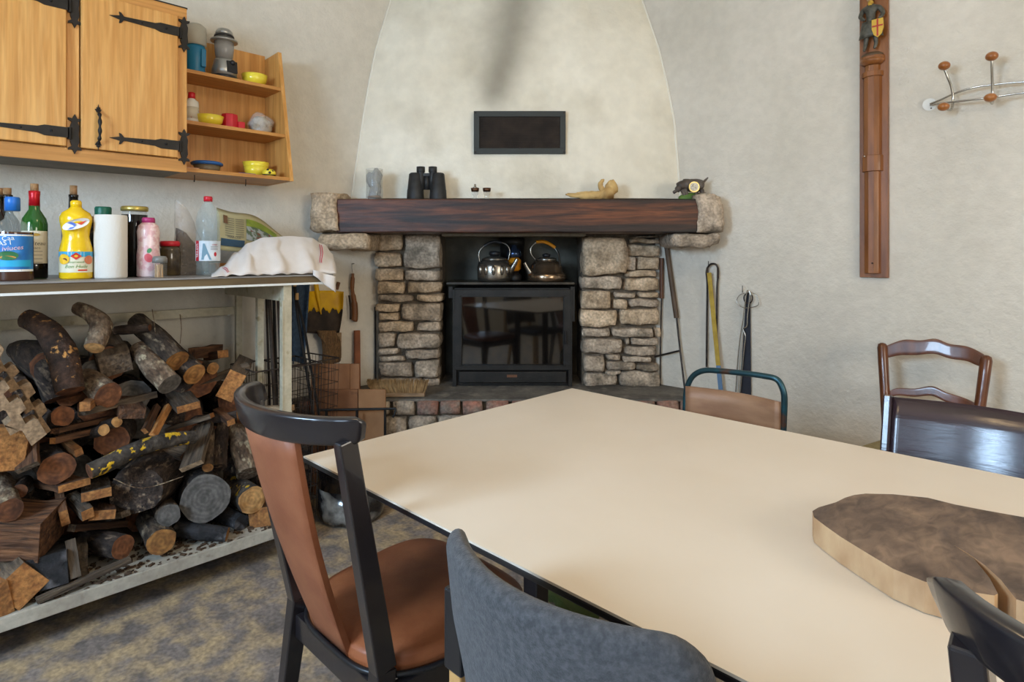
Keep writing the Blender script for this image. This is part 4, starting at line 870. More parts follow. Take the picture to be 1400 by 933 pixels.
def log(label, pts, rp, bk=bark, cut=cut_o, name='log', n_=16, knots=0, group=G_):      # pts: (px, py, distance from wall); last one is the sawn end in view
    NS[0] += 1; sd = NS[0]*5.7
    P3 = [W(*p) for p in pts]; rs = rp if isinstance(rp, (list, tuple)) else [rp]*len(P3)
    rad = [r*depth(p)/F for r, p in zip(rs, P3)]
    for p, r in zip(P3, rad): p.z = max(p.z, SZ+r*.97+.001)
    o = P3[-1].copy(); mxa = (P3[-1]-P3[0]).normalized()
    q = mxa.to_track_quat('X', 'Z'); inv = q.inverted()
    L_ = [inv @ (p-o) for p in P3]; k = 6
    if len(L_) == 2: L_ = [L_[0].lerp(L_[1], i/5) for i in range(6)]; rad = [rad[0]+(rad[1]-rad[0])*i/5 for i in range(6)]
    else:
        rr_ = []
        for i in range(len(rad)-1): rr_ += [rad[i]+(rad[i+1]-rad[i])*j/4 for j in range(4)]
        L_ = smooth_path(L_, 4); rad = rr_+[rad[-1]]
    jit = lambda p, t_: 1+.13*noise.noise(Vector((p.x*9+sd, math.cos(t_)*1.3, math.sin(t_)*1.3)))+.05*noise.noise(Vector((p.x*40+sd, math.cos(t_)*5, math.sin(t_)*5)))
    ob = MB().tube(L_, rad, n_, m=0, capm=1, jit=jit).build(name, [bk, cut])
    ob.location = o; ob.rotation_euler = q.to_euler(); return tag(ob, label, 'log', group)
def plank(label, a, b, wd, th, m=plank_g, end=plank_o, roll=0, name='plank', group=G_):   # a: hidden end, b: visible end; wd, th in pixels at b
    A_ = W(*a); B_ = W(*b); k = depth(B_)/F; wd *= k; th *= k
    q = (B_-A_).normalized().to_track_quat('X', 'Z'); L = (B_-A_).length; Rm = Matrix.Rotation(R(roll), 3, 'X')
    rot = q.to_matrix() @ Rm
    low = min((rot @ Vector((0, sy*wd/2, sz*th/2))).z for sy in (-1, 1) for sz in (-1, 1))
    for P_ in (A_, B_): P_.z = max(P_.z, SZ-low+.001)
    NS[0] += 1; rr = random.Random(NS[0]); mb = MB(); n_ = 5
    for i in range(n_+1):
        x = -L+L*i/n_; c = rr.uniform(-.06, .06)*th; e = 1+rr.uniform(-.06, .06)
        mb.v += [Vector((x, sy*wd/2*e, sz*th/2*e+c)) for sy, sz in ((-1, -1), (1, -1), (1, 1), (-1, 1))]
    for i in range(n_):
        for j in range(4): mb.f.append([i*4+j, i*4+(j+1) % 4, i*4+4+(j+1) % 4, i*4+4+j][::-1]); mb.mi.append(0); mb.sm.append(False)
    for e_, ids in ((0, [0, 1, 2, 3]), (1, [n_*4+j for j in (3, 2, 1, 0)])):
        o_ = len(mb.v); mb.v += [mb.v[i].copy() for i in ids]; mb.f.append([o_, o_+1, o_+2, o_+3]); mb.mi.append(1); mb.sm.append(False)
    ob = mb.build(name, [m, end]); ob.location = B_; ob.rotation_euler = rot.to_euler(); return tag(ob, label, 'firewood', group)
# upper row
log('big dark crooked log with golden bark flakes, top left of the stack', [(38, 436, .38), (62, 450, .46), (82, 478, .52), (92, 510, .57), (97, 535, .60)], [13, 15, 18, 18, 17], bark_g, cut_r)
log('pale crooked branch standing highest on the stack', [(106, 421, .38), (124, 430, .44), (138, 446, .48), (129, 476, .54)], [9, 10, 14, 12], bark_l, cut_y)
log('short grey log with round brown end beside the big crooked log', [(116, 515, .40), (148, 541, .60)], [15, 17.5], bark_l, cut_r)
log('long grey log sloping down to a ragged pale end', [(188, 440, .30), (212, 462, .42), (242, 494, .55)], [13, 15, 16], bark, cut_o)
log('grey log lying below the long sloping one', [(190, 478, .40), (208, 500, .52), (232, 526, .62)], [12, 14, 16], bark_l, cut_g)
log('dark twisted root at the top of the stack', [(158, 452, .36), (180, 450, .40), (205, 448, .44)], [6, 7, 5], bark_d, cut_r)
log('log with a bright orange ringed end at upper right', [(225, 470, .32), (266, 512, .55)], [12, 15], bark_d, cut_o)
log('little orange ended branch beside the orange ringed log', [(270, 498, .35), (291, 504, .50)], [7, 8], bark, cut_o)
log('dark mossy trunk behind the big crooked log', [(22, 478, .22), (48, 488, .34), (74, 512, .42), (84, 545, .46)], [12, 22, 24, 20], bark_d, cut_r)
log('reddish oval cut piece under the crooked log', [(60, 585, .40), (86, 569, .62)], [12, 14], bark_d, cut_r)
plank('grey split block behind the upper logs', (140, 470, .25), (158, 497, .48), 38, 30, plank_g, plank_g, 12, 'split_block')
plank('thick weathered plank tilted at upper right of the stack', (328, 505, .30), (316, 528, .52), 40, 22, plank_g, plank_o, 62)
plank('brown plank lying behind at the right top', (300, 478, .12), (262, 484, .34), 10, 16, plank_b, plank_b, 0)
plank('short orange sawn block at the right top', (285, 488, .2), (305, 484, .34), 14, 10, plank_b, plank_o, 0)
plank('long thin plank sloping up to the right', (262, 530, .42), (340, 500, .46), 11, 6, plank_g, plank_g, 20)
plank('short flat grey plank with an orange end mid right', (235, 532, .30), (258, 557, .60), 30, 10, plank_g, plank_o, 8)
plank('thin orange sided lath, left one of a leaning pair', (215, 556, .5), (198, 590, .62), 6, 9, plank_b, plank_o, 30, 'lath')
plank('thin orange sided lath, right one of a leaning pair', (230, 556, .5), (209, 596, .63), 7, 9, plank_o, plank_o, 30, 'lath')
plank('flat grey plank lying across under the short grey log', (210, 540, .50), (112, 564, .60), 16, 9, plank_g, plank_g, 8)
plank('orange block at the left end of the flat grey plank', (135, 545, .5), (116, 556, .64), 12, 12, plank_o, plank_o, 0)
plank('brown brick shaped block under the flat grey plank', (168, 545, .40), (181, 565, .62), 32, 14, plank_b, plank_b, -10, 'wood_block')
plank('brown board beneath the reddish oval piece', (150, 572, .48), (75, 590, .62), 14, 7, plank_b, plank_b, 6)
plank('long brown lath crossing the left middle', (160, 582, .50), (72, 603, .64), 10, 8, plank_b, plank_o, 4)
plank('short pale lath pointing down in the left middle', (84, 600, .45), (108, 619, .64), 9, 10, plank_o, plank_o, 15)
log('thin stick with a frayed pale end, upper one of two', [(110, 590, .4), (160, 577, .62)], [5, 7], bark_d, cut_y)
log('thin stick with a frayed pale end, lower one of two', [(100, 600, .4), (142, 588, .64)], [5, 7.5], bark_d, cut_y)
log('half round log with flat reddish face in the middle', [(170, 580, .35), (152, 602, .58)], [20, 21], bark_d, cut_r)
log('grey branch speckled with yellow lichen lying across the middle', [(266, 598, .62), (225, 603, .64), (180, 618, .65), (150, 633, .66), (122, 645, .67)], [9, 10, 11, 11, 11], bark_y, cut_r)
log('very dark shaggy stump in the centre of the stack', [(222, 640, .40), (200, 660, .52), (185, 672, .60)], [34, 36, 33], bark_d, bark_d, 'stump')
log('round log with a reddish end at left centre', [(60, 622, .40), (78, 641, .62)], [20, 21.5], bark_d, cut_r)
log('small dark log behind the big split trunk', [(40, 650, .35), (27, 672, .56)], [9, 9], bark_d, cut_r)
# right middle
plank('upright grey board with a pale sawn foot, centre right', (278, 580, .48), (262, 638, .66), 30, 7, plank_g, plank_p, 25)
log('slim log standing on its orange end, centre right', [(287, 588, .45), (284, 640, .64)], [6.5, 7], bark, cut_o)
log('dark upright branch right of the slim log', [(304, 580, .42), (300, 612, .50), (299, 640, .56)], [8, 10, 10], bark_d, bark_d)
log('knotty grey root beside the chair', [(322, 585, .40), (334, 615, .50), (340, 648, .58)], [13, 17, 16], bark_l, bark_l, 'root')
log('thick dark branch hanging right of the lichen branch', [(246, 575, .40), (300, 572, .52), (325, 568, .56)], [6, 6, 7], bark_d, cut_o)
plank('small orange lath at far right of the middle', (296, 562, .45), (316, 578, .62), 10, 8, plank_b, plank_o, 12, 'lath')
plank('dark board showing under the lichen branch', (215, 600, .38), (262, 612, .52), 40, 9, plank_g, plank_b, 30)
plank('thin plank under the right laths', (215, 592, .4), (290, 568, .56), 10, 6, plank_g, plank_o, 0)
# lower rows
log('largest round grey sawn end in the stack', [(268, 668, .30), (281, 682, .64)], [30, 30.5], bark_d, cut_g, n_=26)
log('small round grey sawn end left of the largest one', [(220, 688, .40), (231, 705, .66)], [14, 14.5], bark, cut_g)
log('round log with an orange ringed end at the shelf edge', [(200, 705, .40), (221, 741, .69)], [15, 18], bark, cut_o)
log('round log with a fresh pale ringed end at right', [(316, 664, .42), (345, 684, .68)], [16, 18], bark_y, cut_y)
log('black charred log with a small orange end', [(244, 722, .58), (280, 728, .66), (311, 733, .71)], [12, 11, 9], char, cut_o)
log('charred square log under the fresh ringed one', [(290, 705, .45), (330, 715, .66)], [13, 11], char, char, n_=6)
plank('sawn brown block at the right end of the shelf', (388, 692, .50), (358, 722, .69), 34, 25, plank_b, plank_o, 6, 'wood_block')
plank('big split trunk with torn brown side at far left', (-60, 720, .50), (72, 722, .64), 64, 52, plank_b, plank_b, 8, 'split_log')
log('grey log pointing forward above the big split trunk', [(-2, 655, .40), (12, 698, .66)], [15, 16], bark_l, cut_r)
plank('charred square block with rings, lower left', (72, 755, .45), (60, 785, .70), 52, 44, char, char, 4, 'charred_block')
plank('thin grey board leaning on the charred block', (96, 738, .66), (104, 790, .71), 12, 5, plank_g, plank_g, 20, 'thin_board')
plank('second grey block behind the thin board', (108, 750, .50), (109, 772, .66), 18, 34, plank_g, plank_g, 0, 'wood_block')
plank('split wedge with a slanting orange face, bottom left', (10, 795, .50), (28, 820, .71), 44, 46, plank_g, plank_o, 38, 'split_wedge')
plank('orange split piece cut by the left edge', (-20, 820, .50), (0, 845, .72), 22, 44, plank_o, plank_o, 10, 'split_piece')
log('dark log with a charred reddish end at lower left', [(112, 738, .45), (168, 748, .66)], [15, 15.5], bark_d, cut_r)
plank('long narrow board lying on the shelf edge', (178, 765, .70), (50, 822, .72), 10, 7, plank_g, plank_g, 0)
plank('curved red edged slab at left centre', (60, 655, .40), (102, 664, .64), 36, 9, plank_b, plank_o, 0, 'slab')
plank('flat offcut with a torn orange edge left of the stump', (130, 660, .40), (132, 677, .64), 34, 12, plank_g, plank_o, 2, 'offcut')
plank('orange block sloping down left of the stump', (98, 680, .50), (120, 704, .66), 14, 14, plank_g, plank_o, 10, 'offcut')
plank('wide brown offcut below the torn one', (140, 690, .45), (140, 705, .65), 30, 12, plank_b, plank_o, -8, 'offcut')
plank('narrow offcut standing next to the split trunk', (82, 680, .5), (88, 708, .65), 10, 22, plank_b, plank_o, 10, 'offcut')
plank('long dark board below the offcuts', (170, 716, .50), (98, 722, .62), 12, 9, plank_b, plank_g, 0)
plank('orange knotty block at the left edge', (-20, 610, .45), (10, 614, .64), 60, 52, plank_o, plank_o, 80, 'wood_block')
plank('brown shiny plank hanging beside the knotty block', (36, 598, .55), (38, 640, .66), 26, 9, plank_b, plank_g, 25)
plank('grey stub at the right of the offcuts', (120, 715, .4), (172, 703, .62), 12, 8, plank_g, plank_g, 0, 'offcut')
# wood deep in the stack, seen only through the gaps
prof = [(-20, 505), (20, 485), (60, 465), (110, 470), (160, 465), (210, 470), (250, 490), (290, 505), (330, 525), (345, 565)]
rr = random.Random(8)
for i in range(len(prof)):
    px, ytop = prof[i]
    if i % 2: ytop += 15
    y = ytop+22
    while True:
        q = atX(px, y, .34)
        if q.z < SZ+.03: break
        r_ = rr.uniform(19, 25); dx = rr.uniform(-26, 26)
        log('dark log deep in the firewood stack, seen only through gaps', [(px+rr.uniform(-6, 6), y, .06), (px+dx+14, y+rr.uniform(-4, 8)+8, .44)], [r_, r_*1.02], bark_d, rr.choice([cut_r, bark_d, cut_g]), group='dark logs deep in the firewood stack', n_=10)
        y += rr.uniform(38, 46)
for i, (x0, y0, x1, y1, x2, y2, lb) in enumerate(((213, 462, 211, 443, 208, 423, 'thin upright twig sticking up at the top of the stack, left one'), (246, 470, 248, 450, 246, 430, 'thin upright twig sticking up at the top of the stack, right one'), (155, 655, 195, 668, 250, 652, 'pale curved twig across the dark stump'))):
    P_ = [atX(x, y, .46 if i < 2 else .70) for x, y in ((x0, y0), (x1, y1), (x2, y2))]
    tag(MB().tube(smooth_path(P_, 4), .0017, 5).build('twig', bark_l, loc=P_[0], world=True), lb, 'twig', 'loose twigs in the firewood')
# bark crumbs along the shelf edge
mb = MB()
for i in range(420):
    p = on(rr.uniform(40, 370), rr.uniform(.45, .74), SZ+.001); a = rr.uniform(0, 3.14); s_ = rr.uniform(.003, .011)
    mb.box((p.x-s_, p.y-s_*.5, SZ+.0005), (p.x+s_, p.y+s_*.5, SZ+.002+s_*.4), rot=Matrix.Rotation(a, 3, 'Z'))
tag(mb.build('bark_crumbs', mat('crumb_brown', '5c4632', '3c2c20', rough=.95, scale=90)), 'brown bark crumbs scattered on the white lower shelf', 'bark crumbs', kind='stuff')
# stepped interlocking wooden pieces at the left edge
def stepped(label, dx, dy, w_):
    outl = [(0, 492), (8, 505), (15, 499), (20, 499), (27, 509), (18, 517), (26, 529), (38, 523), (42, 524), (49, 537), (40, 545), (47, 558), (57, 550), (60, 551), (65, 562), (57, 569), (70, 589), (66, 590), (50, 570), (34, 605), (28, 606), (12, 586), (2, 570), (-30, 555), (-30, 500)]
    inner = outl
    pts = [atX(x+dx, y+dy, w_) for x, y in outl]; o = pts[5].copy(); nn = Vector((1, 0, 0))
    return pts
def zig(name, label, line, thick_px, w0_, w1_):                        # a zig-zag board: stepped line given width downwards-left and real depth
    up = line; lo_ = [(x-thick_px*.80, y+thick_px*.62) for x, y in line][::-1]
    P_ = [(atX(x, y, w1_).y, atX(x, y, w1_).z) for x, y in up+lo_]
    ob = MB().prism(P_, 'x', XL+w0_, XL+w1_)
    c = Vector((XL+w1_, P_[0][0], P_[0][1])); ob = ob.build(name, plank_p, loc=None); 
    me = ob.data; 
    for v in me.vertices: v.co -= c
    ob.location = c; b_ = ob.modifiers.new('bevel', 'BEVEL'); b_.width = .0015; b_.segments = 1
    return tag(ob, label, 'wood offcut', 'stepped interlocking wooden offcuts')
L1 = [(-22, 462), (-14, 475), (-6, 470), (0, 470), (6, 478), (0, 490), (8, 505), (16, 499), (20, 499), (27, 509), (18, 517), (26, 529), (38, 523), (42, 524), (49, 537), (40, 545), (47, 558), (57, 551), (60, 552), (65, 562), (57, 570), (70, 589)]
zig('stepped_offcut', 'rear one of two pale stepped interlocking offcuts at the left edge', L1, 15, .60, .68)
L2 = [(x-13, y+22) for x, y in L1[:-6]]+[(27, 566), (35, 580), (48, 573), (52, 574), (64, 594)]
zig('stepped_offcut', 'front one of two pale stepped interlocking offcuts at the left edge', [(x, y) for x, y in L2], 26, .66, .74)
# ------------------------------------------------------------------ things hanging and standing in the corner left of the fireplace
galv = mat('rusty_wire', '4c4038', '2b2420', rough=.6, metal=.5, scale=30); denim = mat('blue_cloth', '38495c', '28384a', rough=.95, scale=60, bump=.3)
sooty_yellow = mat('yellow_dustpan_paint', 'd0a30c', 'b88a10', rough=.5, scale=12); sootp = mat('sooty_metal', '3c3026', '221a15', rough=.85, scale=18, bump=.3)
bristle = mat('brown_bristle', '7a5c3c', '4e3a26', rough=1, scale=40, stretch=(6, 6, 1), bump=.6); brushwood = mat('brush_wood', '7a4c26', '5c3618', rough=.5, scale=10)
def hook_nail(parent, p, d): MB().tube([p, p+d], .0022, 6).build('nail', iron, parent, world=True)
# blue garment hanging behind the bench leg
p = on(408, .28, 0); t = thing('blue_garment', 'blue denim garment hanging at the right end of the workbench', 'clothes', Vector((XL+.28, p.y, .75)))
def gar(u, v):
    px = 397+ (27-8*v)*u; q = atX(px, 384+112*v+8*u*v, .28+.02*math.sin(u*7)+.012*math.sin(v*6+u*3)); return q
MB().grid(gar, 20, 20, thick=.008).build('denim', denim, t, world=True)
MB().grid(lambda u, v: gar(u, .97+.05*v), 12, 3, thick=.01).build('hem', mat('pale_hem', 'a49a88', rough=.9), t, world=True)
# dustpan on the wall
o = atX(443, 425, .06); t = thing('dustpan', 'yellow metal dustpan blackened with soot hanging on the wall', 'dustpan', o)
def dp(u, v, e=0):
    top = 399; y = top+56*v; xl = 419+0*v-1*math.sin(v*3); xr = 470-(6*v**2)
    x = xl+(xr-xl)*u; lip = .015+.05*abs(2*u-1)**6*(.4+.6*(1-v))
    return atX(x, y+3*math.sin(u*3.14)*(v-.5), .02+lip+e)
MB().grid(lambda u, v: dp(u, v*(.46+.05*math.sin(u*23)+.03*math.sin(u*51))), 40, 8, thick=.002).build('pan', sooty_yellow, t, world=True)
MB().grid(lambda u, v: dp(u, (.46+.05*math.sin(u*23)+.03*math.sin(u*51))*(1-v)+v), 40, 8, thick=.002).build('sooty_lip', sootp, t, world=True)
a = atX(431.5, 386, .045); b = atX(434, 402, .045); c = atX(439, 430, .05)
MB().tube([a+Vector((0, 0, .02)), a, b], .0125, 12).tube([b, c], [.0125, .003], 10).build('handle', sooty_yellow, t, world=True)
# hand brush hanging below the dustpan, scraper, wire brush
t = thing('hand_brush', 'sooty hand brush with long dark bristles under the dustpan', 'brush', atX(451, 475, .05))
MB().bar(atX(463, 386, .025), atX(460, 396, .025), .016, .014, (1, 0, 0)).build('handle', brushwood, t, world=True)
MB().bar(atX(463, 455, .03), atX(463, 490, .03), .028, .016, (1, 0, 0)).build('back_board', plank_p, t, world=True, bevel=.002)
MB().grid(lambda u, v: atX(438+22*u+4*v*(1-u), 452+(40+6*math.sin(u*3))*v, .05+.012*math.sin(u*14+v*3)), 16, 12, thick=.025).build('bristles', bristle, t, world=True)
t = thing('wire_brush', 'wooden handled wire brush hanging from a nail on the left wall', 'brush', atX(483, 410, .03))
pp = [atX(x, y, .03) for x, y in ((482.5, 374), (482, 384), (481.5, 394), (482.5, 402), (484, 412), (485, 424), (485, 436), (484, 440))]
MB().tube(smooth_path(pp, 4), [.008]*3+[.012]*6+[.010]*4+[.014]*4+[.018]*8+[.0175]*2+[.012, .004], 12).build('handle', brushwood, t, world=True)
MB().grid(lambda u, v: atX(476.5+2*math.sin(v*2)+2.2*u, 404+33*v, .035+.01*u), 4, 14, thick=.004).build('wire_bristles', sootp, t, world=True)
MB().tube([atX(482, 374, .03), atX(481, 367, .02), atX(481, 361, .012)], .0012, 5).build('hanging_loop', galv, t, world=True)
hook_nail(t, atX(481, 361, 0), Vector((.025, 0, .002)))
# wooden stick, boards, black iron wood rack
tag(MB().bar(Vector((XL+.07, atX(488, 500, .06).y, .002)), atX(488, 452, .03), .034, .018, (1, 0, 0)).build('wooden_strip', mat('reddish_slat', '8a5232', '6c3e26', rough=.8, scale=8), loc=Vector((XL+.07, atX(488, 500, .06).y, .002)), bevel=.002, world=True), 'narrow reddish wooden strip standing against the left wall behind the boards', 'wood strip')
plyb = mat('brown_plywood', '9a6c48', '7c5234', rough=.8, scale=5, stretch=(1, 3, 1), c3='5c3c28', s3=9, t3=(.6, .75)); 
def dboard(name, label, px0, py0, px1, py1, D, th=.015, m=plyb):
    lo = Vector((X_(px0, D), D, H+(HY-py1)/F*D)); hi = Vector((X_(px1, D), D+th, H+(HY-py0)/F*D)); lo.z = max(lo.z, .001)
    c = Vector(((lo.x+hi.x)/2, D, lo.z)); o = MB().box(lo-c, hi-c).build(name, m, bevel=.001); o.location = Matrix.Rotation(TH, 3, 'Z') @ c; o.rotation_euler.z = TH
    return tag(o, label, 'board', 'wooden boards leaning left of the hearth')
dboard('wooden_board', 'taller upper board at the left of the hearth', 425, 498, 478, 700, 3.06)
dboard('wooden_board', 'narrow upper board beside the taller one', 478.5, 498, 491, 700, 3.062)
dboard('wooden_board', 'lower left board of the group by the hearth', 428, 533, 489, 700, 3.03, m=mat('knotty_plywood', '8a5c3a', '6c4428', rough=.8, scale=7, c3='4c3020', s3=11, t3=(.58, .7)))
dboard('wooden_board', 'lower right board nearest the hearth bricks', 490, 533, 527, 700, 3.025, m=mat('light_plywood', 'a47852', '87603e', rough=.8, scale=6, c3='5c3c28', s3=9, t3=(.64, .75)))
# iron rack in front of the boards
def dpt(px, py, D): return atD(px, py, D)
t = thing('iron_log_rack', 'black iron bar rack standing in front of the boards by the hearth', 'rack', dpt(488, 660, 2.97))
zf = .001
MB().tube([dpt(436, 561, 2.97), dpt(541, 559, 2.97)], .0065, 8).build('top_bar', iron, t, world=True)
for px in (446, 488, 526.5):
    a = dpt(px, 560, 2.97); MB().tube([a, Vector((a.x, a.y, zf))], .0065, 8).build('upright', iron, t, world=True)
MB().tube([dpt(541, 559, 2.97), dpt(540, 566, 2.96), dpt(537, 571, 2.96)], .005, 8).build('hook', iron, t, world=True)
# broom head lying on the hearth
D_ = 3.24; t = thing('broom_head', 'broom head with tan bristles lying on the hearth slab', 'broom', fp(X_(545, D_), D_, HZ+.001), TH)
wd = X_(582, D_)-X_(508, D_)
MB().box((-wd*.42, -.045, .002), (wd*.5, -.01, .022)).build('wooden_back', plank_p, t, bevel=.004)
mb = MB(); rr = random.Random(6)
for i in range(330):
    u = rr.random(); v = rr.random(); x = -wd*.42+wd*.92*u; sp_ = (u-.5)*.05-.012
    mb.tube([(x, -.028+.02*(v-.5), .020), (x+sp_, -.02+.03*(v-.5), .05+.02*v), (x+sp_*1.5, -.005+.04*v, .075+.012*rr.random())], [.003, .003, .0016], 4, caps=False)
tag(mb.build('bristles', mat('tan_bristle', '9a7c54', '7a5f3e', rough=1, scale=30), t), kind='stuff')
# thin iron poker left of the pillar
tag(MB().tube([atX(513.5, 522, .02), atX(513, 420, .012)], .005, 8).build('iron_rod', iron, loc=atX(513.5, 522, .02), world=True), 'thin black iron rod leaning at the left edge of the left stone pillar', 'rod')
# wire baskets and rods at the bench end
def basket(label, px, w_, zt_, wd, dp_, ht, yaw):
    c = on(px, w_, zt_-ht); t = thing('wire_basket', label, 'basket', c, yaw); mb = MB(); n_ = 9; k_ = 12
    for s_, f in ((0, lambda a: (a*wd-wd/2, -dp_/2)), (1, lambda a: (wd/2, a*dp_-dp_/2)), (2, lambda a: (a*wd-wd/2, dp_/2)), (3, lambda a: (-wd/2, a*dp_-dp_/2))):
        for i in range(n_+1): x, y = f(i/n_); mb.tube([(x*.85, y*.85, 0), (x, y, ht)], .0013, 4, caps=False)
        for j in range(k_+1):
            q = .85+.15*j/k_; a = f(0); b = f(1); mb.tube([(a[0]*q, a[1]*q, ht*j/k_), (b[0]*q, b[1]*q, ht*j/k_)], .0013, 4, caps=False)
    tag(mb.build('mesh', galv, t), kind='stuff')
    for s_ in range(4):
        cs = [(-wd/2, -dp_/2), (wd/2, -dp_/2), (wd/2, dp_/2), (-wd/2, dp_/2)]; a, b = cs[s_], cs[(s_+1) % 4]
        MB().tube([(a[0], a[1], ht), (b[0], b[1], ht)], .0035, 6).build('rim_bar', galv, t)
    return t
bz_ = atX(400, 495, .45).z
basket('rusty wire basket standing behind the front bench leg', 378, .44, bz_, .26, .30, bz_-.002, 0)
basket('darker wire basket nearer the boards', 412, .30, bz_-.02, .24, .26, bz_-.022, .15)
rr = random.Random(2)
for i, (xa, ya, xb, yb, w_, r_) in enumerate([(368, 402, 373, 500, .42, 5), (374, 400, 377, 505, .40, 4), (380, 402, 384, 505, .44, 3.5), (364, 405, 367, 500, .36, 3), (385, 404, 392, 505, .38, 3.5)]):
    a = atX(xa, ya, w_); b = atX(xb, yb, w_); b = b+(b-a)*1.2; b.z = max(b.z, .02)
    tag(MB().tube([b, a], r_*depth(a)/F*.55, 8).build('metal_rod', [sootp, iron, galv][i % 3], loc=b, world=True), ['leftmost', 'second', 'middle', 'fourth', 'rightmost'][[3, 0, 1, 2, 4].index(i)]+' dark rod standing in the wire basket behind the bench leg', 'rod', 'dark rods standing in the wire basket')
for nm, lb, pts, r_ in (('fire_iron', 'long fire iron with worn tip leaning outside the bench leg, left one', ((403, 392), (408, 440), (418, 500), (432, 590)), .007), ('fire_iron', 'long fire iron leaning outside the bench leg, right one', ((406, 410), (416, 450), (428, 520), (441, 596)), .006)):
    P_ = [atX(x, y, .50-.02*i) for i, (x, y) in enumerate(pts)]; t = thing(nm, lb, 'fire iron', P_[-1]); MB().tube(smooth_path(P_, 4), r_, 8).build('shaft', iron, t, world=True)
    MB().tube([P_[0], P_[0]+Vector((0, 0, .03))], .008, 8).build('handle_tip', palewood, t, world=True)
q = atX(352, 540, .52)
tag(MB().bar(Vector((q.x, q.y, .25)), atX(352, 495, .52), .03, .03).build('wooden_stake', plank_p, loc=Vector((q.x, q.y, .25)), world=True), 'pale square stake standing at the right end of the firewood', 'stake')
tag(MB().bar(atX(345, 560, .50), atX(399, 558, .72), .03, .022, w2=.028).build('wooden_lath', plank_p, loc=atX(399, 558, .72), world=True), 'pale lath sticking out past the front bench leg', 'lath')
tag(MB().ball((0, 0, 0), .035, 14, sc=(1, 1, 1.3)).build('blue_rag', denim, loc=atX(352, 568, .60)), 'small blue rag wedged behind the black chair rail', 'rag')
# enamel cauldron on the floor
q = atZ(470, 722, 0); k = depth(q)/F; q = q+EY*(44*k)*.9; t = thing('cauldron', 'black enamel cauldron with whitish ash stains on the floor', 'pot', q)
enam = mat('ashy_enamel', '151314', '1c1a1a', rough=.2, coat=.5, scale=6, c3='8f8a82', s3=9, t3=(.5, .66))
r = 47*k
MB().lathe([(r*.80, 0), (r*.95, .012), (r*1.0, .035), (r*1.0, .16)], 40).build('lower_body', enam, t)
MB().lathe([(r*1.0, .16), (r*.99, .22), (r*1.02, .235), (r*1.04, .245), (r*1.0, .25), (r*.95, .235), (r*.95, .05), (0, .04)], 40).build('rim', mat('black_enamel', '120f10', rough=.12, coat=.6), t)
MB().lathe([(r*.93, .17), (r*.5, .19), (0, .19)], 30).build('ash', mat('rusty_ash', '5a3a2a', '3a2a22', rough=1, scale=30, bump=1), t)
q = atZ(786, 832, 0); o = MB().grid(lambda u, v: (-.09+.18*u, -.06+.12*v, .03+.02*math.sin(u*5+v*4)), 14, 12, thick=.03).build('green_cloth', mat('olive_cloth', '4c5a2c', '38441f', rough=.95), loc=q); tag(o, 'crumpled olive green cloth on the floor beneath the table', 'cloth')
# ------------------------------------------------------------------ stove
DS = 3.47; t = thing('wood_stove', 'black cast iron fireplace insert with wide glass door', 'stove', fp(X_(700, DS), DS, HZ+.001), TH)
def sx(px): return (px-700)/F*DS
def sz(py): return max(0, H+(HY-py)/F*DS-HZ-.001)
MB().box((sx(620), .02, 0), (sx(781), .34, sz(394))).build('body', darkiron, t, bevel=.004)
MB().box((sx(611), -.02, sz(389)), (sx(785), .34, sz(386))).build('top_plate', mat('greasy_top_plate', '4a4236', '2e2a25', rough=.4, metal=.5, scale=10), t, bevel=.001)
d = MB(); X0, X1, Z0, Z1_ = sx(622), sx(780), sz(506), sz(396)
for (a, b, c, e) in ((sx(622), sx(780), sz(404), Z1_), (sx(622), sx(780), Z0, sz(499)), (sx(622), sx(632), sz(499), sz(404)), (sx(770), sx(780), sz(499), sz(404))): d.box((a, -.012, c), (b, .02, e))
door = d.build('door', darkiron, t, bevel=.003)
MB().box((sx(632), .004, sz(499)), (sx(770), .010, sz(404))).build('door_glass', mat('smoky_glass', '0c0a09', rough=.06, coat=1, spec=.8), door)
d = MB()
for (a, b, c, e) in ((sx(629), sx(773), sz(406), sz(404)), (sx(629), sx(773), sz(501), sz(499)), (sx(629), sx(631), sz(501), sz(404)), (sx(771), sx(773), sz(501), sz(404))): d.box((a, -.017, c), (b, -.010, e))
d.build('door_moulding', darkiron, door)
dr = MB().box((sx(628), -.014, sz(523)), (sx(774), .02, sz(508))).build('ash_drawer', darkiron, t, bevel=.003)
MB().box((sx(693), -.0155, sz(515.5)), (sx(707), -.0135, sz(512))).build('slot', mat('rusty_slot', '6a4630', rough=.8), dr)
for px in (616, 783): MB().box((sx(px-3), .0, sz(408 if px < 700 else 440)), (sx(px+3), .02, sz(392))).build('bracket', darkiron, t, bevel=.002)
MB().box((sx(619), -.008, 0), (sx(624), .02, sz(396))).build('side_frame', darkiron, t); MB().box((sx(777), -.008, 0), (sx(782), .02, sz(396))).build('side_frame', darkiron, t)
MB().tube([(sx(770)+.012, -.03, sz(452)), (sx(770)+.012, -.03, sz(470))], .005, 8).build('door_catch', iron, t)
zt = sz(386)
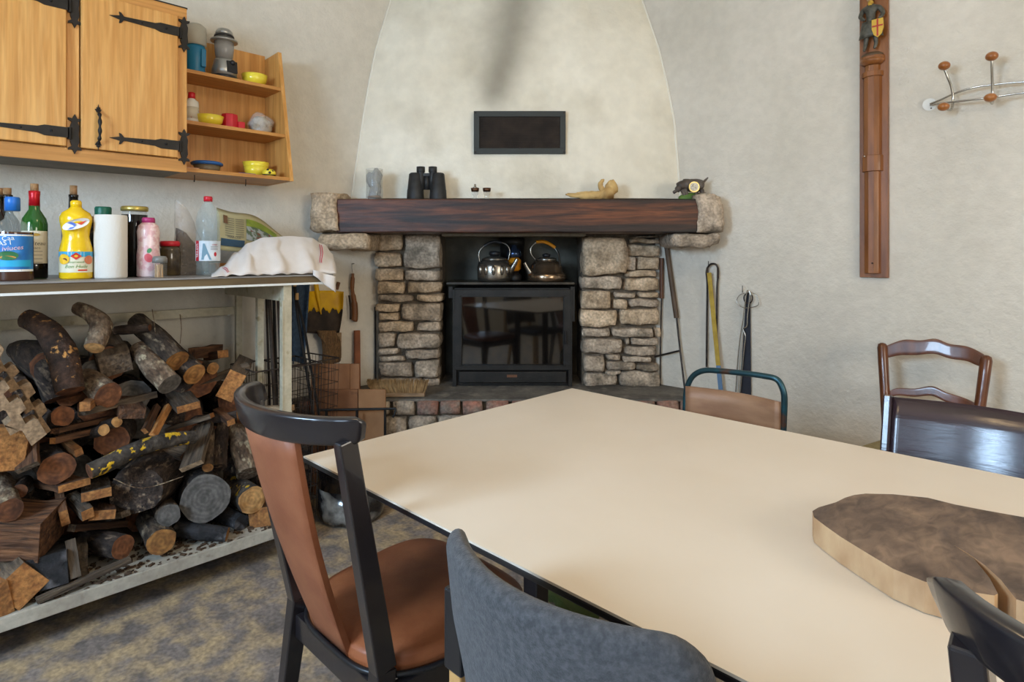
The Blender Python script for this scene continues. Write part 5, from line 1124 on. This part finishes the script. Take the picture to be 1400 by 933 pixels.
# faint embers log seen behind the glass is left dark; pipe and lantern behind the kettles
tag(MB().lathe([(.075, 0), (.075, .22), (.08, .22), (.08, .26), (.075, .26), (.075, .30)], 28).build('flue_pipe', darkiron, loc=fp(X_(700, 3.72), 3.72, HZ+zt+.002)), 'black flue pipe rising behind the kettles', 'flue pipe')
t2 = thing('oil_lantern', 'small oil lantern with amber glass between the two kettles', 'lantern', fp(X_(703, 3.60), 3.60, HZ+zt+.002), TH)
MB().lathe([(.04, 0), (.045, .01), (.045, .035), (.028, .045), (.028, .06)], 24).build('tank', iron, t2); MB().lathe([(.028, .06), (.042, .075), (.042, .125), (.028, .14)], 24).build('globe', mat('amber_glass', 'd88a1c', rough=.1, coat=.6), t2)
MB().lathe([(.03, .14), (.045, .15), (.04, .18), (.018, .2), (.018, .215), (0, .218)], 24).build('chimney_cap', mat('blued_steel', '3c4a64', rough=.25, metal=.8), t2)
steel = mat('worn_steel', 'a09a90', '7d766c', rough=.25, metal=.9, scale=10); 
def kettle_at(px, D): return fp(X_(px, D), D, HZ+zt+.001)
D_ = 3.56; k = D_/F; sc = lambda l: [(a*k, b*k) for a, b in l]
t3 = thing('kettle', 'dented steel kettle with oval embossing and black handle, left on the stove', 'kettle', kettle_at(676, D_), TH)
MB().lathe(sc([(20, 0), (22.5, 1.5), (23.5, 6), (23.5, 20), (22, 26), (17, 29.5)]), 36).build('body', steel, t3)
MB().lathe(sc([(17.5, 29.5), (17, 31.5), (10, 34), (0, 34.5)]), 32).build('lid', steel, t3); MB().lathe(sc([(6, 34.5), (8, 38), (7, 41), (0, 42)]), 20).build('lid_knob', blackplastic, t3)
for a in (-2.5, -2.05, -1.6, -1.1, -.7):
    MB().ball((23*k*math.cos(a), 23*k*math.sin(a), 16*k), 3.2*k, 12, sc=(.9, .9, 2.2)).build('embossed_oval', steel, t3)
MB().tube(smooth_path([(-20*k, 0, 26*k), (-21.5*k, 0, 36*k), (-19*k, 0, 44*k), (-12*k, 0, 50*k)], 4), 1.1*k, 8).build('handle_wire', steel, t3)
MB().tube(smooth_path([(-14*k, 0, 48.5*k), (-6*k, 0, 53*k), (2*k, 0, 54.5*k), (10*k, 0, 53*k)], 4), 2.2*k, 10).build('handle_grip', blackplastic, t3)
MB().tube(smooth_path([(9*k, 0, 53.5*k), (17*k, 0, 50*k), (21*k, 0, 42*k), (19*k, 0, 30*k)], 4), 1.6*k, 8, flat=.6).build('handle_wire', steel, t3)
MB().tube([(20*k, -4*k, 12*k), (28*k, -8*k, 25*k), (31*k, -9*k, 31*k)], [5*k, 3*k, 2.5*k], 12).build('spout', steel, t3)
t4 = thing('kettle', 'squat steel kettle with amber handle grip, right on the stove', 'kettle', kettle_at(747, 3.56), TH)
MB().lathe(sc([(22, 0), (25, 1.5), (26, 5), (26, 10), (24, 12), (22.5, 13), (21, 22), (17, 27), (14, 28.5)]), 36).build('body', mat('copper_tinted_steel', 'a58e76', '86705a', rough=.22, metal=.9, scale=10), t4)
MB().lathe(sc([(14, 28.5), (14, 31), (9, 33), (0, 33.5)]), 32).build('lid', steel, t4); MB().lathe(sc([(5, 33.5), (6, 37), (0, 39)]), 16).build('lid_knob', blackplastic, t4)
MB().tube(smooth_path([(-15*k, 0, 30*k), (-21*k, 0, 38*k), (-21*k, 0, 46*k), (-15*k, 0, 53*k)], 5), 1.2*k, 8).build('handle_wire', steel, t4)
MB().tube(smooth_path([(-14*k, 0, 54*k), (-4*k, 0, 54.5*k), (5*k, 0, 51*k), (12*k, 0, 46*k)], 5), 2.4*k, 10).build('handle_grip', mat('amber_bakelite', 'c07a14', rough=.2, coat=.5), t4)
MB().tube(smooth_path([(11*k, 0, 47*k), (16*k, -3*k, 38*k), (17.5*k, -8*k, 28*k), (17.5*k, -13*k, 20*k)], 5), 2.0*k, 8, flat=.6).build('handle_wire', steel, t4)
MB().tube([(-20*k, -3*k, 8*k), (-27*k, -5*k, 20*k), (-30*k, -6*k, 26*k)], [5*k, 3*k, 2.4*k], 12).build('spout', steel, t4)
# ------------------------------------------------------------------ grille in the hood
def hd(px, py):                                                     # depth of the hood under a pixel
    best = 3.5
    for _ in range(6):
        z = H+(HY-py)/F*best; v = 0
        lo_, hi_ = 0, 1
        for _ in range(30):
            v = (lo_+hi_)/2
            if hood_pt(.5, v).z < z: lo_ = v
            else: hi_ = v
        A_, B_ = hood_pt(0, v), hood_pt(1, v); xx = (px-CX)/F*best; u = (xx-A_.dot(EX))/(B_.dot(EX)-A_.dot(EX)); best = hood_pt(max(0, min(1, u)), v).dot(EY)
    return best
dt, db = hd(710, 155), hd(710, 209); Dg = min(dt, db); print('grille', dt, db)
t = thing('air_grille', 'black framed rectangular mesh grille set in the chimney hood', 'grille', fp(X_(710.5, Dg), Dg-.012, H+(HY-182)/F*Dg), 0, rot=(math.atan2(db-dt, -1)*0, 0, TH))
gw = 125/F*Dg/2; gh = 58/F*Dg/2; fw = 7.5/F*Dg
mesh_m = mat('rusty_mesh', '3a2e24', '241c16', rough=.8, scale=12)
for a, b, c, d in ((-gw, gw, gh-fw, gh), (-gw, gw, -gh, -gh+fw), (-gw, -gw+fw, -gh+fw, gh-fw), (gw-fw, gw, -gh+fw, gh-fw)): MB().box((a, -.008, c), (b, .03, d)).build('frame_bar', mat('grille_frame_paint', '2e3230', rough=.6), t, bevel=.001)
MB().box((-gw+fw, .004, -gh+fw), (gw-fw, .02, gh-fw)).build('backing', mesh_m, t)
mb = MB(); nn_ = 46
for i in range(nn_+1): x = -gw+fw+(2*gw-2*fw)*i/nn_; mb.box((x-.0009, -.001, -gh+fw), (x+.0009, .002, gh-fw))
for i in range(19): z = -gh+fw+(2*gh-2*fw)*i/18; mb.box((-gw+fw, -.001, z-.0007), (gw-fw, .002, z+.0007))
tag(mb.build('mesh_wires', mesh_m, t), kind='stuff')
for x_, z_ in ((-gw+.01, gh-.01), (gw-.01, gh-.01), (-gw+.01, -gh+.01), (gw-.01, -gh+.01), (0, gh-fw), (0, -gh+fw)): MB().ball((x_, -.009, z_), .004, 8).build('screw', galv, t)
# ------------------------------------------------------------------ things on the mantel beam
BD = 3.26; MZ = BT+.001; k = BD/F
def mant(px, D=BD): return fp(X_(px, D), D, MZ)
t = thing('glass_jar', 'tall clear glass with crumpled plastic inside, left on the mantel', 'glass', mant(512), TH)
MB().lathe(sc2 := [(10.5*k, 0), (11.5*k, 2*k), (11.5*k, 12*k), (10.8*k, 18*k), (11.5*k, 26*k), (11.5*k, 43*k), (10.9*k, 43*k), (10.9*k, 4*k), (0, 3*k)], 28).build('glass', clear_gl, t)
MB().ball((0, 0, 22*k), 9*k, 18, sc=(1, 1, 1.9), jit=.9, seed=3).build('crumpled_plastic', mat('crinkled_film', '8f93a0', 'a6a39c', rough=.2, scale=30, alpha=.55), t)
MB().lathe([(9*k, 3.2*k), (9*k, 6*k), (0, 6.2*k)], 20).build('residue', mat('amber_residue', '7a4a20', rough=.3), t)
bin_m = mat('binocular_rubber', '1c1c1c', '2a2a2a', rough=.55, scale=30, bump=.2); t = thing('binoculars', 'black binoculars standing upright on the mantel', 'binoculars', mant(583.5), TH)
for s in (-1, 1):
    MB().lathe([(11.5*k, 0), (11.8*k, 2*k), (11.2*k, 14*k), (10.8*k, 15*k), (8.6*k, 36*k), (7*k, 37.5*k), (0, 37.5*k)], 28, c=(s*15.5*k, 0, 0)).build('barrel', bin_m, t)
    MB().lathe([(5.5*k, 15*k), (5.6*k, 36*k), (4.8*k, 38*k), (5.8*k, 39*k), (5.8*k, 46*k), (4.5*k, 46*k)], 24, c=(s*8.2*k, 0, 0)).build('eyepiece', bin_m, t)
MB().lathe([(3.4*k, 15*k), (3.4*k, 35*k), (0, 35*k)], 16).build('focus_hinge', bin_m, t); MB().box((-12*k, -4*k, 33*k), (12*k, 4*k, 37*k)).build('bridge', bin_m, t, bevel=.001)
for i, (px, hh, lb) in enumerate(((649.5, 18, 'small glass cruet with dark metal cap and finial on the mantel'), (665.5, 17, 'small glass cruet with open dark metal rim on the mantel'))):
    t = thing('glass_cruet', lb, 'cruet', mant(px), TH, 'pair of small glass cruets')
    MB().lathe([(6*k, 0), (6.5*k, 1*k), (3*k, 4*k), (2.6*k, 6*k), (4.5*k, 9*k), (4.6*k, 12*k)], 20).build('glass', clear_gl, t)
    MB().lathe([(4.8*k, 12*k), (5.4*k, 14*k), (5.8*k, 17*k), (5*k, 17*k), (4*k, 14.5*k), (0, 14.4*k)], 20).build('cap', mat('dark_brass%d' % i, '5a3e2c', rough=.3, metal=.8), t)
    if i == 0: MB().lathe([(4.5*k, 17*k), (2*k, 18.5*k), (1.2*k, 20*k), (1.6*k, 21.5*k), (0, 23*k)], 14).build('finial', steel, t)
# jaw bone
bone = mat('old_bone', 'd0ae72', 'a98650', rough=.7, scale=14, bump=.5, c3='8a6536', s3=16, t3=(.58, .7)); t = thing('animal_jawbone', 'yellowed animal jawbone lying on the mantel beam', 'bone', mant(812), TH)
def jb(x, z, y=0): return ((x-812)*k, y*k, z*k)
MB().tube(smooth_path([jb(773, 8, -3), jb(785, 6, -3), jb(800, 6, -2), jb(815, 6.5, 0), jb(828, 9, 0), jb(836, 11, 1)], 5), [1.2*k]*3+[2.6*k]*5+[5*k]*6+[6*k]*5+[8.5*k]*4+[9.5*k]*3, 14, jit=lambda p, a: 1+.2*noise.noise(Vector((p.x*60, math.cos(a)*2, math.sin(a)*2)))).build('jaw_body', bone, t)
MB().ball(jb(836, 17, 1), 8.5*k, 16, sc=(1.0, .5, 1.35), jit=.35, seed=2).build('jaw_angle', bone, t)
MB().tube(smooth_path([jb(826, 12, 0), jb(821, 19, 0), jb(822, 25, 0), jb(826, 29, 0)], 4), [4*k]*4+[3.5*k]*4+[2.6*k]*3+[1.4*k, 1*k], 10).build('condyle', bone, t)
MB().tube(smooth_path([jb(776, 9.5, 1), jb(790, 9.5, 3), jb(806, 11, 4), jb(820, 9, 3)], 5), [1*k]*5+[2.4*k]*6+[3*k]*5, 10, jit=lambda p, a: 1+.35*noise.noise(Vector((p.x*110, math.cos(a)*2, math.sin(a)*2)))).build('tooth_row', bone, t)
# badger shaped weather dial
fur = mat('painted_badger', '5c5148', '3e352e', rough=.55, scale=16, bump=.5, bscale=60); D_ = 3.24; k = D_/F
t = thing('animal_figurine', 'painted animal figurine with round dial on green base at the right of the mantel', 'figurine', mant(943, D_), TH)
def fg(x, y, d=0): return ((x-943)*k, d*k, (272-y)*k)
MB().ball(fg(944, 270), 19*k, 20, sc=(.86, .45, .42), jit=.15).build('grassy_base', mat('painted_green', '5c7a34', '3e5a22', rough=.6, scale=20), t)
body = MB().tube(smooth_path([fg(920, 262, -2), fg(925, 258.5, -2), fg(930, 253, -1), fg(937, 251, 0), fg(945, 252, 0), fg(954, 252, 0), fg(961, 255, 0)], 6), [1.8*k]+[2.3*k]*5+[4.2*k]*5+[6.6*k]*6+[8.4*k]*6+[9.2*k]*6+[9*k]*4+[8*k, 7*k, 5.5*k, 4*k], 16)
body.build('body', fur, t)
MB().ball(fg(928, 250, -4), 2.4*k, 10, sc=(.8, .6, 1.2)).build('ear', fur, t); MB().ball(fg(921, 262, -3), 1.4*k, 8).build('nose', blackplastic, t)
MB().tube([fg(960, 249, 0), fg(965, 244, 0), fg(968, 241, 0)], [1.8*k, 1.6*k, .8*k], 8).build('tail', fur, t)
for x, y, x2, y2 in ((935, 257, 940, 269), (932, 258, 935, 267), (958, 258, 962, 270), (950, 258, 952, 269)): MB().tube([fg(x, y, -3), fg(x2, y2, -4)], [3.4*k, 1.8*k], 10).build('leg', fur, t)
MB().tube([fg(946, 255, -8.6), fg(946, 255, -10.4)], 7.2*k, 28).build('dial_rim', mat('brass_rim', 'b8a468', rough=.3, metal=.7), t); MB().tube([fg(946, 255, -10.3), fg(946, 255, -10.9)], 5.7*k, 28).build('dial_face', mat('dial_face', 'c9c0ae', '8f8676', rough=.4, scale=120, contrast=(.5, .62)), t)
# ------------------------------------------------------------------ right wall
def r_on(px, py, w_=.02): return atY(px, py, w_)
rodm = mat('blackened_steel', '2a2624', '4a423c', rough=.4, metal=.6, scale=30); handle_w = mat('spit_handle_wood', '5e3a22', '45291a', rough=.5, scale=8, stretch=(4, 4, 1)); greyh = mat('grey_brown_handle', '5a4634', '443526', rough=.6, scale=8)
def tool(name, label, cat, segs, group=None):
    t = thing(name, label, cat, segs[0][1][-1]); 
    for pn, pts, r_, m, fl in segs: MB().tube(smooth_path(pts, 3) if len(pts) > 2 else pts, r_, 10, flat=fl).build(pn, m, t, world=True)
    return t
P = lambda x, y, w_=.02: r_on(x, y, w_)
tool('fire_skewer', 'iron skewer with straight red-brown wooden handle beside the right pillar', 'fire tool', [('shaft', [P(904.5, 408), P(903, 470), P(902.5, 536)], .0042, rodm, 1), ('handle', [P(904.5, 353), P(904.5, 408)], .0125, handle_w, 1)])
tool('fire_poker', 'long poker with a grey-brown wooden handle leaning on the right wall', 'fire tool', [('shaft', [P(925, 434, .03), P(930, 480, .03), P(937, 538, .05)], .0055, rodm, 1), ('handle', [P(910.5, 330, .02), P(917, 378, .022), P(925, 435, .03)], .0145, greyh, 1), ('tip', [P(937, 536, .05), P(930, 541, .07), P(926, 540, .08)], .008, iron, 1)])
t = thing('wall_hook_bar', 'short iron bar sticking out of the wall behind the poker', 'fire tool', P(890, 490, .01)); MB().tube([P(889, 489.5, .015), P(928, 480, .03)], .0055, 8).build('bar', rodm, t, world=True)
# tongs + yellow stick hanging from a nail
t = thing('fire_tongs', 'dark long-handled tongs hanging on the right wall', 'fire tool', P(974, 365, .02))
MB().tube(smooth_path([P(966, 502, .02), P(966.5, 440, .02), P(967, 390, .02), P(966, 371, .02), P(971, 362, .025), P(979, 362, .025), P(982, 372, .02), P(980.5, 392, .02), P(980, 440, .02), P(979, 480, .02)], 5), .0055, 10).build('shaft', rodm, t, world=True)
for x in (967, 981.5): MB().tube([P(x, 366, .024), P(x, 381, .024)], [.009, .011], 10, flat=.5).build('spring_head', galv, t, world=True)
hook_nail(t, P(968.5, 365, 0), (P(968.5, 365, .04)-P(968.5, 365, 0))+Vector((0, 0, .03)))
yel = mat('yellow_measuring_stick', 'b89a3c', '9a7e2c', rough=.6, scale=20)
t = thing('folding_rule', 'yellow wooden rule with faded lettering hanging between the tongs', 'ruler', P(973, 400, .03))
MB().bar(P(969.5, 373, .032), P(982, 500, .05), .024, .004, (0, 1, 0)).build('stick', yel, t, world=True); MB().bar(P(982, 500, .05), P(986, 540, .05), .024, .004, (0, 1, 0)).build('blue_end', mat('faded_blue_paint', '5c7896', rough=.6), t, world=True)
a = P(974.5, 428, .0375); b = P(979, 475, .0455); dd = (b-a).normalized(); cr = Vector((1, 0, 0))-dd*dd.x; cr.normalize()
text_mb('ZUIYG', .022, lambda x, y: a.lerp(b, .2)+dd*x+cr*y*1.0, 0, text_mb('FAIDS', .022, lambda x, y: a.lerp(b, .8)+dd*x+cr*y)).build('lettering', printm, t, world=True)
# wire toaster with tongs
t = thing('wire_grill_tool', 'chrome wire fork with a diamond loop hanging over a dark blade', 'fire tool', P(1020, 405, .02))
chrome = mat('chrome_wire', 'b9b6ae', rough=.22, metal=.9)
for s_ in ([(1006, 536), (1009, 490), (1013, 455), (1016, 438), (1018, 420), (1021, 400), (1024, 398), (1027, 404)], [(1012, 536), (1017, 480), (1019, 460), (1016, 450), (1021, 446), (1022, 430), (1025, 403), (1023, 399)]):
    MB().tube(smooth_path([P(x, y, .034) for x, y in s_], 4), .0032, 8).build('wire', chrome, t, world=True)
MB().tube(smooth_path([P(x, y, .03) for x, y in ((1018, 401), (1011, 404), (1007, 413), (1014, 420), (1024, 421), (1037, 417), (1034, 404), (1026, 400))], 3), .0022, 6).build('diamond_loop', chrome, t, world=True)
MB().tube(smooth_path([P(1023+6*math.cos(a_), 408+7*math.sin(a_), .026) for a_ in [i*.5236 for i in range(13)]], 2), .0035, 8).build('ring', galv, t, world=True)
hook_nail(t, P(1015, 400, 0), (P(1015, 400, .04)-P(1015, 400, 0))+Vector((0, 0, .035)))
t = thing('blade_scraper', 'long dark flat blade hanging behind the chrome wire fork', 'fire tool', P(1020, 420, .015))
MB().bar(P(1023, 402, .016), P(1019, 540, .016), .02, .004, (0, 1, 0), w2=.062).build('blade', mat('dark_blade', '34363e', rough=.4, metal=.5), t, world=True)
# carved wooden pilaster panel
pw = mat('pilaster_wood', '8e5626', '6f3f18', rough=.42, scale=4, stretch=(9, 9, 1), detail=8, coat=.2)
a = P(1177, 379, .0); b = P(1216, 380, .0); top_z = 2.72; zb_ = (a.z+b.z)/2; xm = (a.x+b.x)/2; hw = (b.x-a.x)/2
t = thing('carved_wall_ornament', 'tall narrow carved wooden panel with a half column hanging on the right wall', 'wall panel', (xm, YR-.012, zb_))
MB().box((xm-hw, YR-.022, zb_), (xm+hw, YR-.001, top_z)).build('backboard', pw, t, world=True, bevel=.002)
def zc(py): return r_on(1196, py, .04).z
def oct_col(z0_, z1_, r_, name, m=pw):
    pts_ = [(xm-.004+r_*math.cos(a_), YR-.022-r_*.85*math.sin(a_)) for a_ in [math.pi*i/5 for i in range(6)]]
    return MB().prism(pts_, 'z', z0_, z1_).build(name, m, t, world=True, bevel=.0015)
oct_col(zb_+.02, zc(234), .034, 'column_foot'); oct_col(zc(234), zc(212), .043, 'column_band'); oct_col(zc(212), zc(104), .038, 'column_shaft')
for nm, a_, b_, r_ in (('capital_ring', 104, 97, .044), ('capital_neck', 97, 88, .032), ('capital_top', 84, 76, .050)): oct_col(zc(a_), zc(b_), r_, nm)
MB().lathe([(.034, zc(88)), (.05, zc(84)), (.05, zc(80))], 20, c=(xm-.004, YR-.024, 0)).build('capital_flare', pw, t, world=True)
MB().ball((xm-.004, YR-.03, zc(75)), .045, 16, sc=(1, .7, .4)).build('mound', mat('carved_brown', '54402c', rough=.6), t, world=True)
MB().ball(P(1182, 214, .058), .004, 8).build('pin', chrome, t, world=True)
MB().ball(P(1192.5, 360, .056), .004, 8).build('peg_hole', iron, t, world=True)
# carved knight-like figure
armor = mat('painted_armour', '5c5a50', '3a3830', rough=.45, scale=50, metal=.2); t = thing('carved_figure', 'small painted wooden figure of a person with a yellow shield on the carved panel', 'figurine', (xm-.004, YR-.045, zc(72)))
kf = depth(t.location)/F; fx = lambda x, y, d=0: Vector((t.location.x+(x-1195)*kf*1.28, t.location.y-d, zc(y)))
sk_v = [fx(1195, 40, .005), fx(1195, 25, .008), fx(1195, 12, .008), fx(1195, 5, .005), fx(1187, 12, .005), fx(1185, 22, .012), fx(1191, 28, .026), fx(1203, 12, .005), fx(1207, 22, .008), fx(1203, 30, .022), fx(1191, 50, .008), fx(1190, 62, .008), fx(1189, 70, .018), fx(1199, 50, .008), fx(1200, 60, .002), fx(1198, 68, .010)]
sk_e = [(0, 1), (1, 2), (2, 3), (2, 4), (4, 5), (5, 6), (2, 7), (7, 8), (8, 9), (0, 10), (10, 11), (11, 12), (0, 13), (13, 14), (14, 15)]
sk_r = [.019, .020, .021, .009, .012, .011, .007, .012, .011, .007, .012, .009, .006, .012, .009, .006]
me = bpy.data.meshes.new('figure_body'); me.from_pydata([v-t.location for v in sk_v], sk_e, []); me.materials.append(armor)
o = bpy.data.objects.new('figure_body', me); C.objects.link(o); o.parent = t
m_ = o.modifiers.new('skin', 'SKIN'); m_.use_smooth_shade = True
for i, sv in enumerate(me.skin_vertices[0].data): sv.radius = (sk_r[i], sk_r[i]); sv.use_root = (i == 0)
sb = o.modifiers.new('sub', 'SUBSURF'); sb.levels = 1; sb.render_levels = 1
MB().ball(fx(1194, -3, .01), .017, 14, sc=(.85, .95, 1.15)).build('head', mat('painted_face', 'b08a64', rough=.5), t, world=True)
MB().ball(fx(1194, -7, .006), .019, 14, sc=(.95, 1, .9)).build('helmet', armor, t, world=True)
MB().tube([fx(1195, 4, .010), fx(1195, 7, .022)], [.012, .008], 10).build('yellow_collar', mat('gilt_paint', 'b8943c', rough=.45), t, world=True)
MB().grid(lambda u, v: fx(1195+(8+3*v)*math.cos(math.pi*(1-u)), 30+22*v, .004+.020*math.sin(math.pi*u)), 12, 5, thick=.003).build('tunic', armor, t, world=True)
sh = [(1197.5, 31), (1208, 31), (1208.5, 44), (1206.5, 52), (1203, 56), (1199.5, 52), (1197.5, 44)]
oy = t.location.y-.040
def shp(l, d): return [(fx(x, y).x, fx(x, y).z) for x, y in l]
s_ = MB().prism(shp(sh, 0), 'y', oy, oy+.006).build('shield', mat('shield_yellow', 'c8a034', rough=.5), t, world=True, bevel=.001)
MB().prism(shp([(1202.2, 31.5), (1203.8, 31.5), (1203.8, 54), (1202.2, 54)], 0), 'y', oy-.001, oy).build('red_cross', mat('shield_red', 'a83024', rough=.5), s_, world=True)
MB().prism(shp([(1198, 39.5), (1208, 39.5), (1208, 41.5), (1198, 41.5)], 0), 'y', oy-.0012, oy).build('red_cross', MATS['shield_red'], s_, world=True)
# coat rack
t = thing('coat_rack', 'chrome wire wall coat rack with round wooden knobs', 'coat rack', P(1330, 125, .02)); knobm = mat('varnished_beech', 'a0622c', '85491c', rough=.3, coat=.4, scale=12)
MB().tube([P(1271, 143, .0015), P(1271, 143, .008)], .026, 24).build('wall_plate', white_pl, t, world=True)
for dx, dy in ((-2, -5), (2, 5)): MB().ball(P(1271+dx, 143+dy, .009), .003, 8).build('screw', galv, t, world=True)
top_r = [P(x, y, w_) for x, y, w_ in ((1272, 142, .008), (1285, 137, .03), (1305, 128, .05), (1330, 120, .06), (1360, 115.5, .06), (1400, 112, .06), (1440, 112, .06), (1480, 116, .05), (1520, 124, .008))]
low_r = [P(x, y, w_) for x, y, w_ in ((1272, 144, .008), (1290, 141, .05), (1320, 137.5, .08), (1360, 132.5, .09), (1400, 127, .09), (1440, 125, .09), (1480, 125, .07), (1520, 126, .008))]
MB().tube(smooth_path(top_r, 4), .0042, 10).build('upper_rod', chrome, t, world=True); MB().tube(smooth_path(low_r, 4), .0042, 10).build('lower_rod', chrome, t, world=True)
MB().tube([P(1520, 125, .0015), P(1520, 125, .008)], .026, 24).build('wall_plate', white_pl, t, world=True)
for xt, yt, xb, yb, mid in ((1291, 90, 1290, 146, ((1295, 104), (1301, 120), (1303, 137), (1301, 149), (1296, 150))), (1356, 77, 1354, 133.5, ((1356, 92), (1356.5, 112), (1357, 130), (1357, 141), (1355, 140))), (1422, 72, 1420, 124, ((1422, 88), (1422, 105), (1422, 122), (1421, 132), (1420, 131)))):
    pts_ = [P(xt, yt+4, .11)]+[P(x, y, w_) for (x, y), w_ in zip(mid, (.10, .075, .06, .075, .10))]+[P(xb, yb, .115)]
    h_ = MB().tube(smooth_path(pts_, 5), .0048, 10).build('hook', chrome, t, world=True)
    MB().ball(P(xt, yt, .115), .0215, 20, sc=(1, 1, .85)).build('knob', knobm, h_, world=True); MB().ball(P(xb, yb, .125), .0215, 20, sc=(1, 1, .8)).build('knob', knobm, h_, world=True)
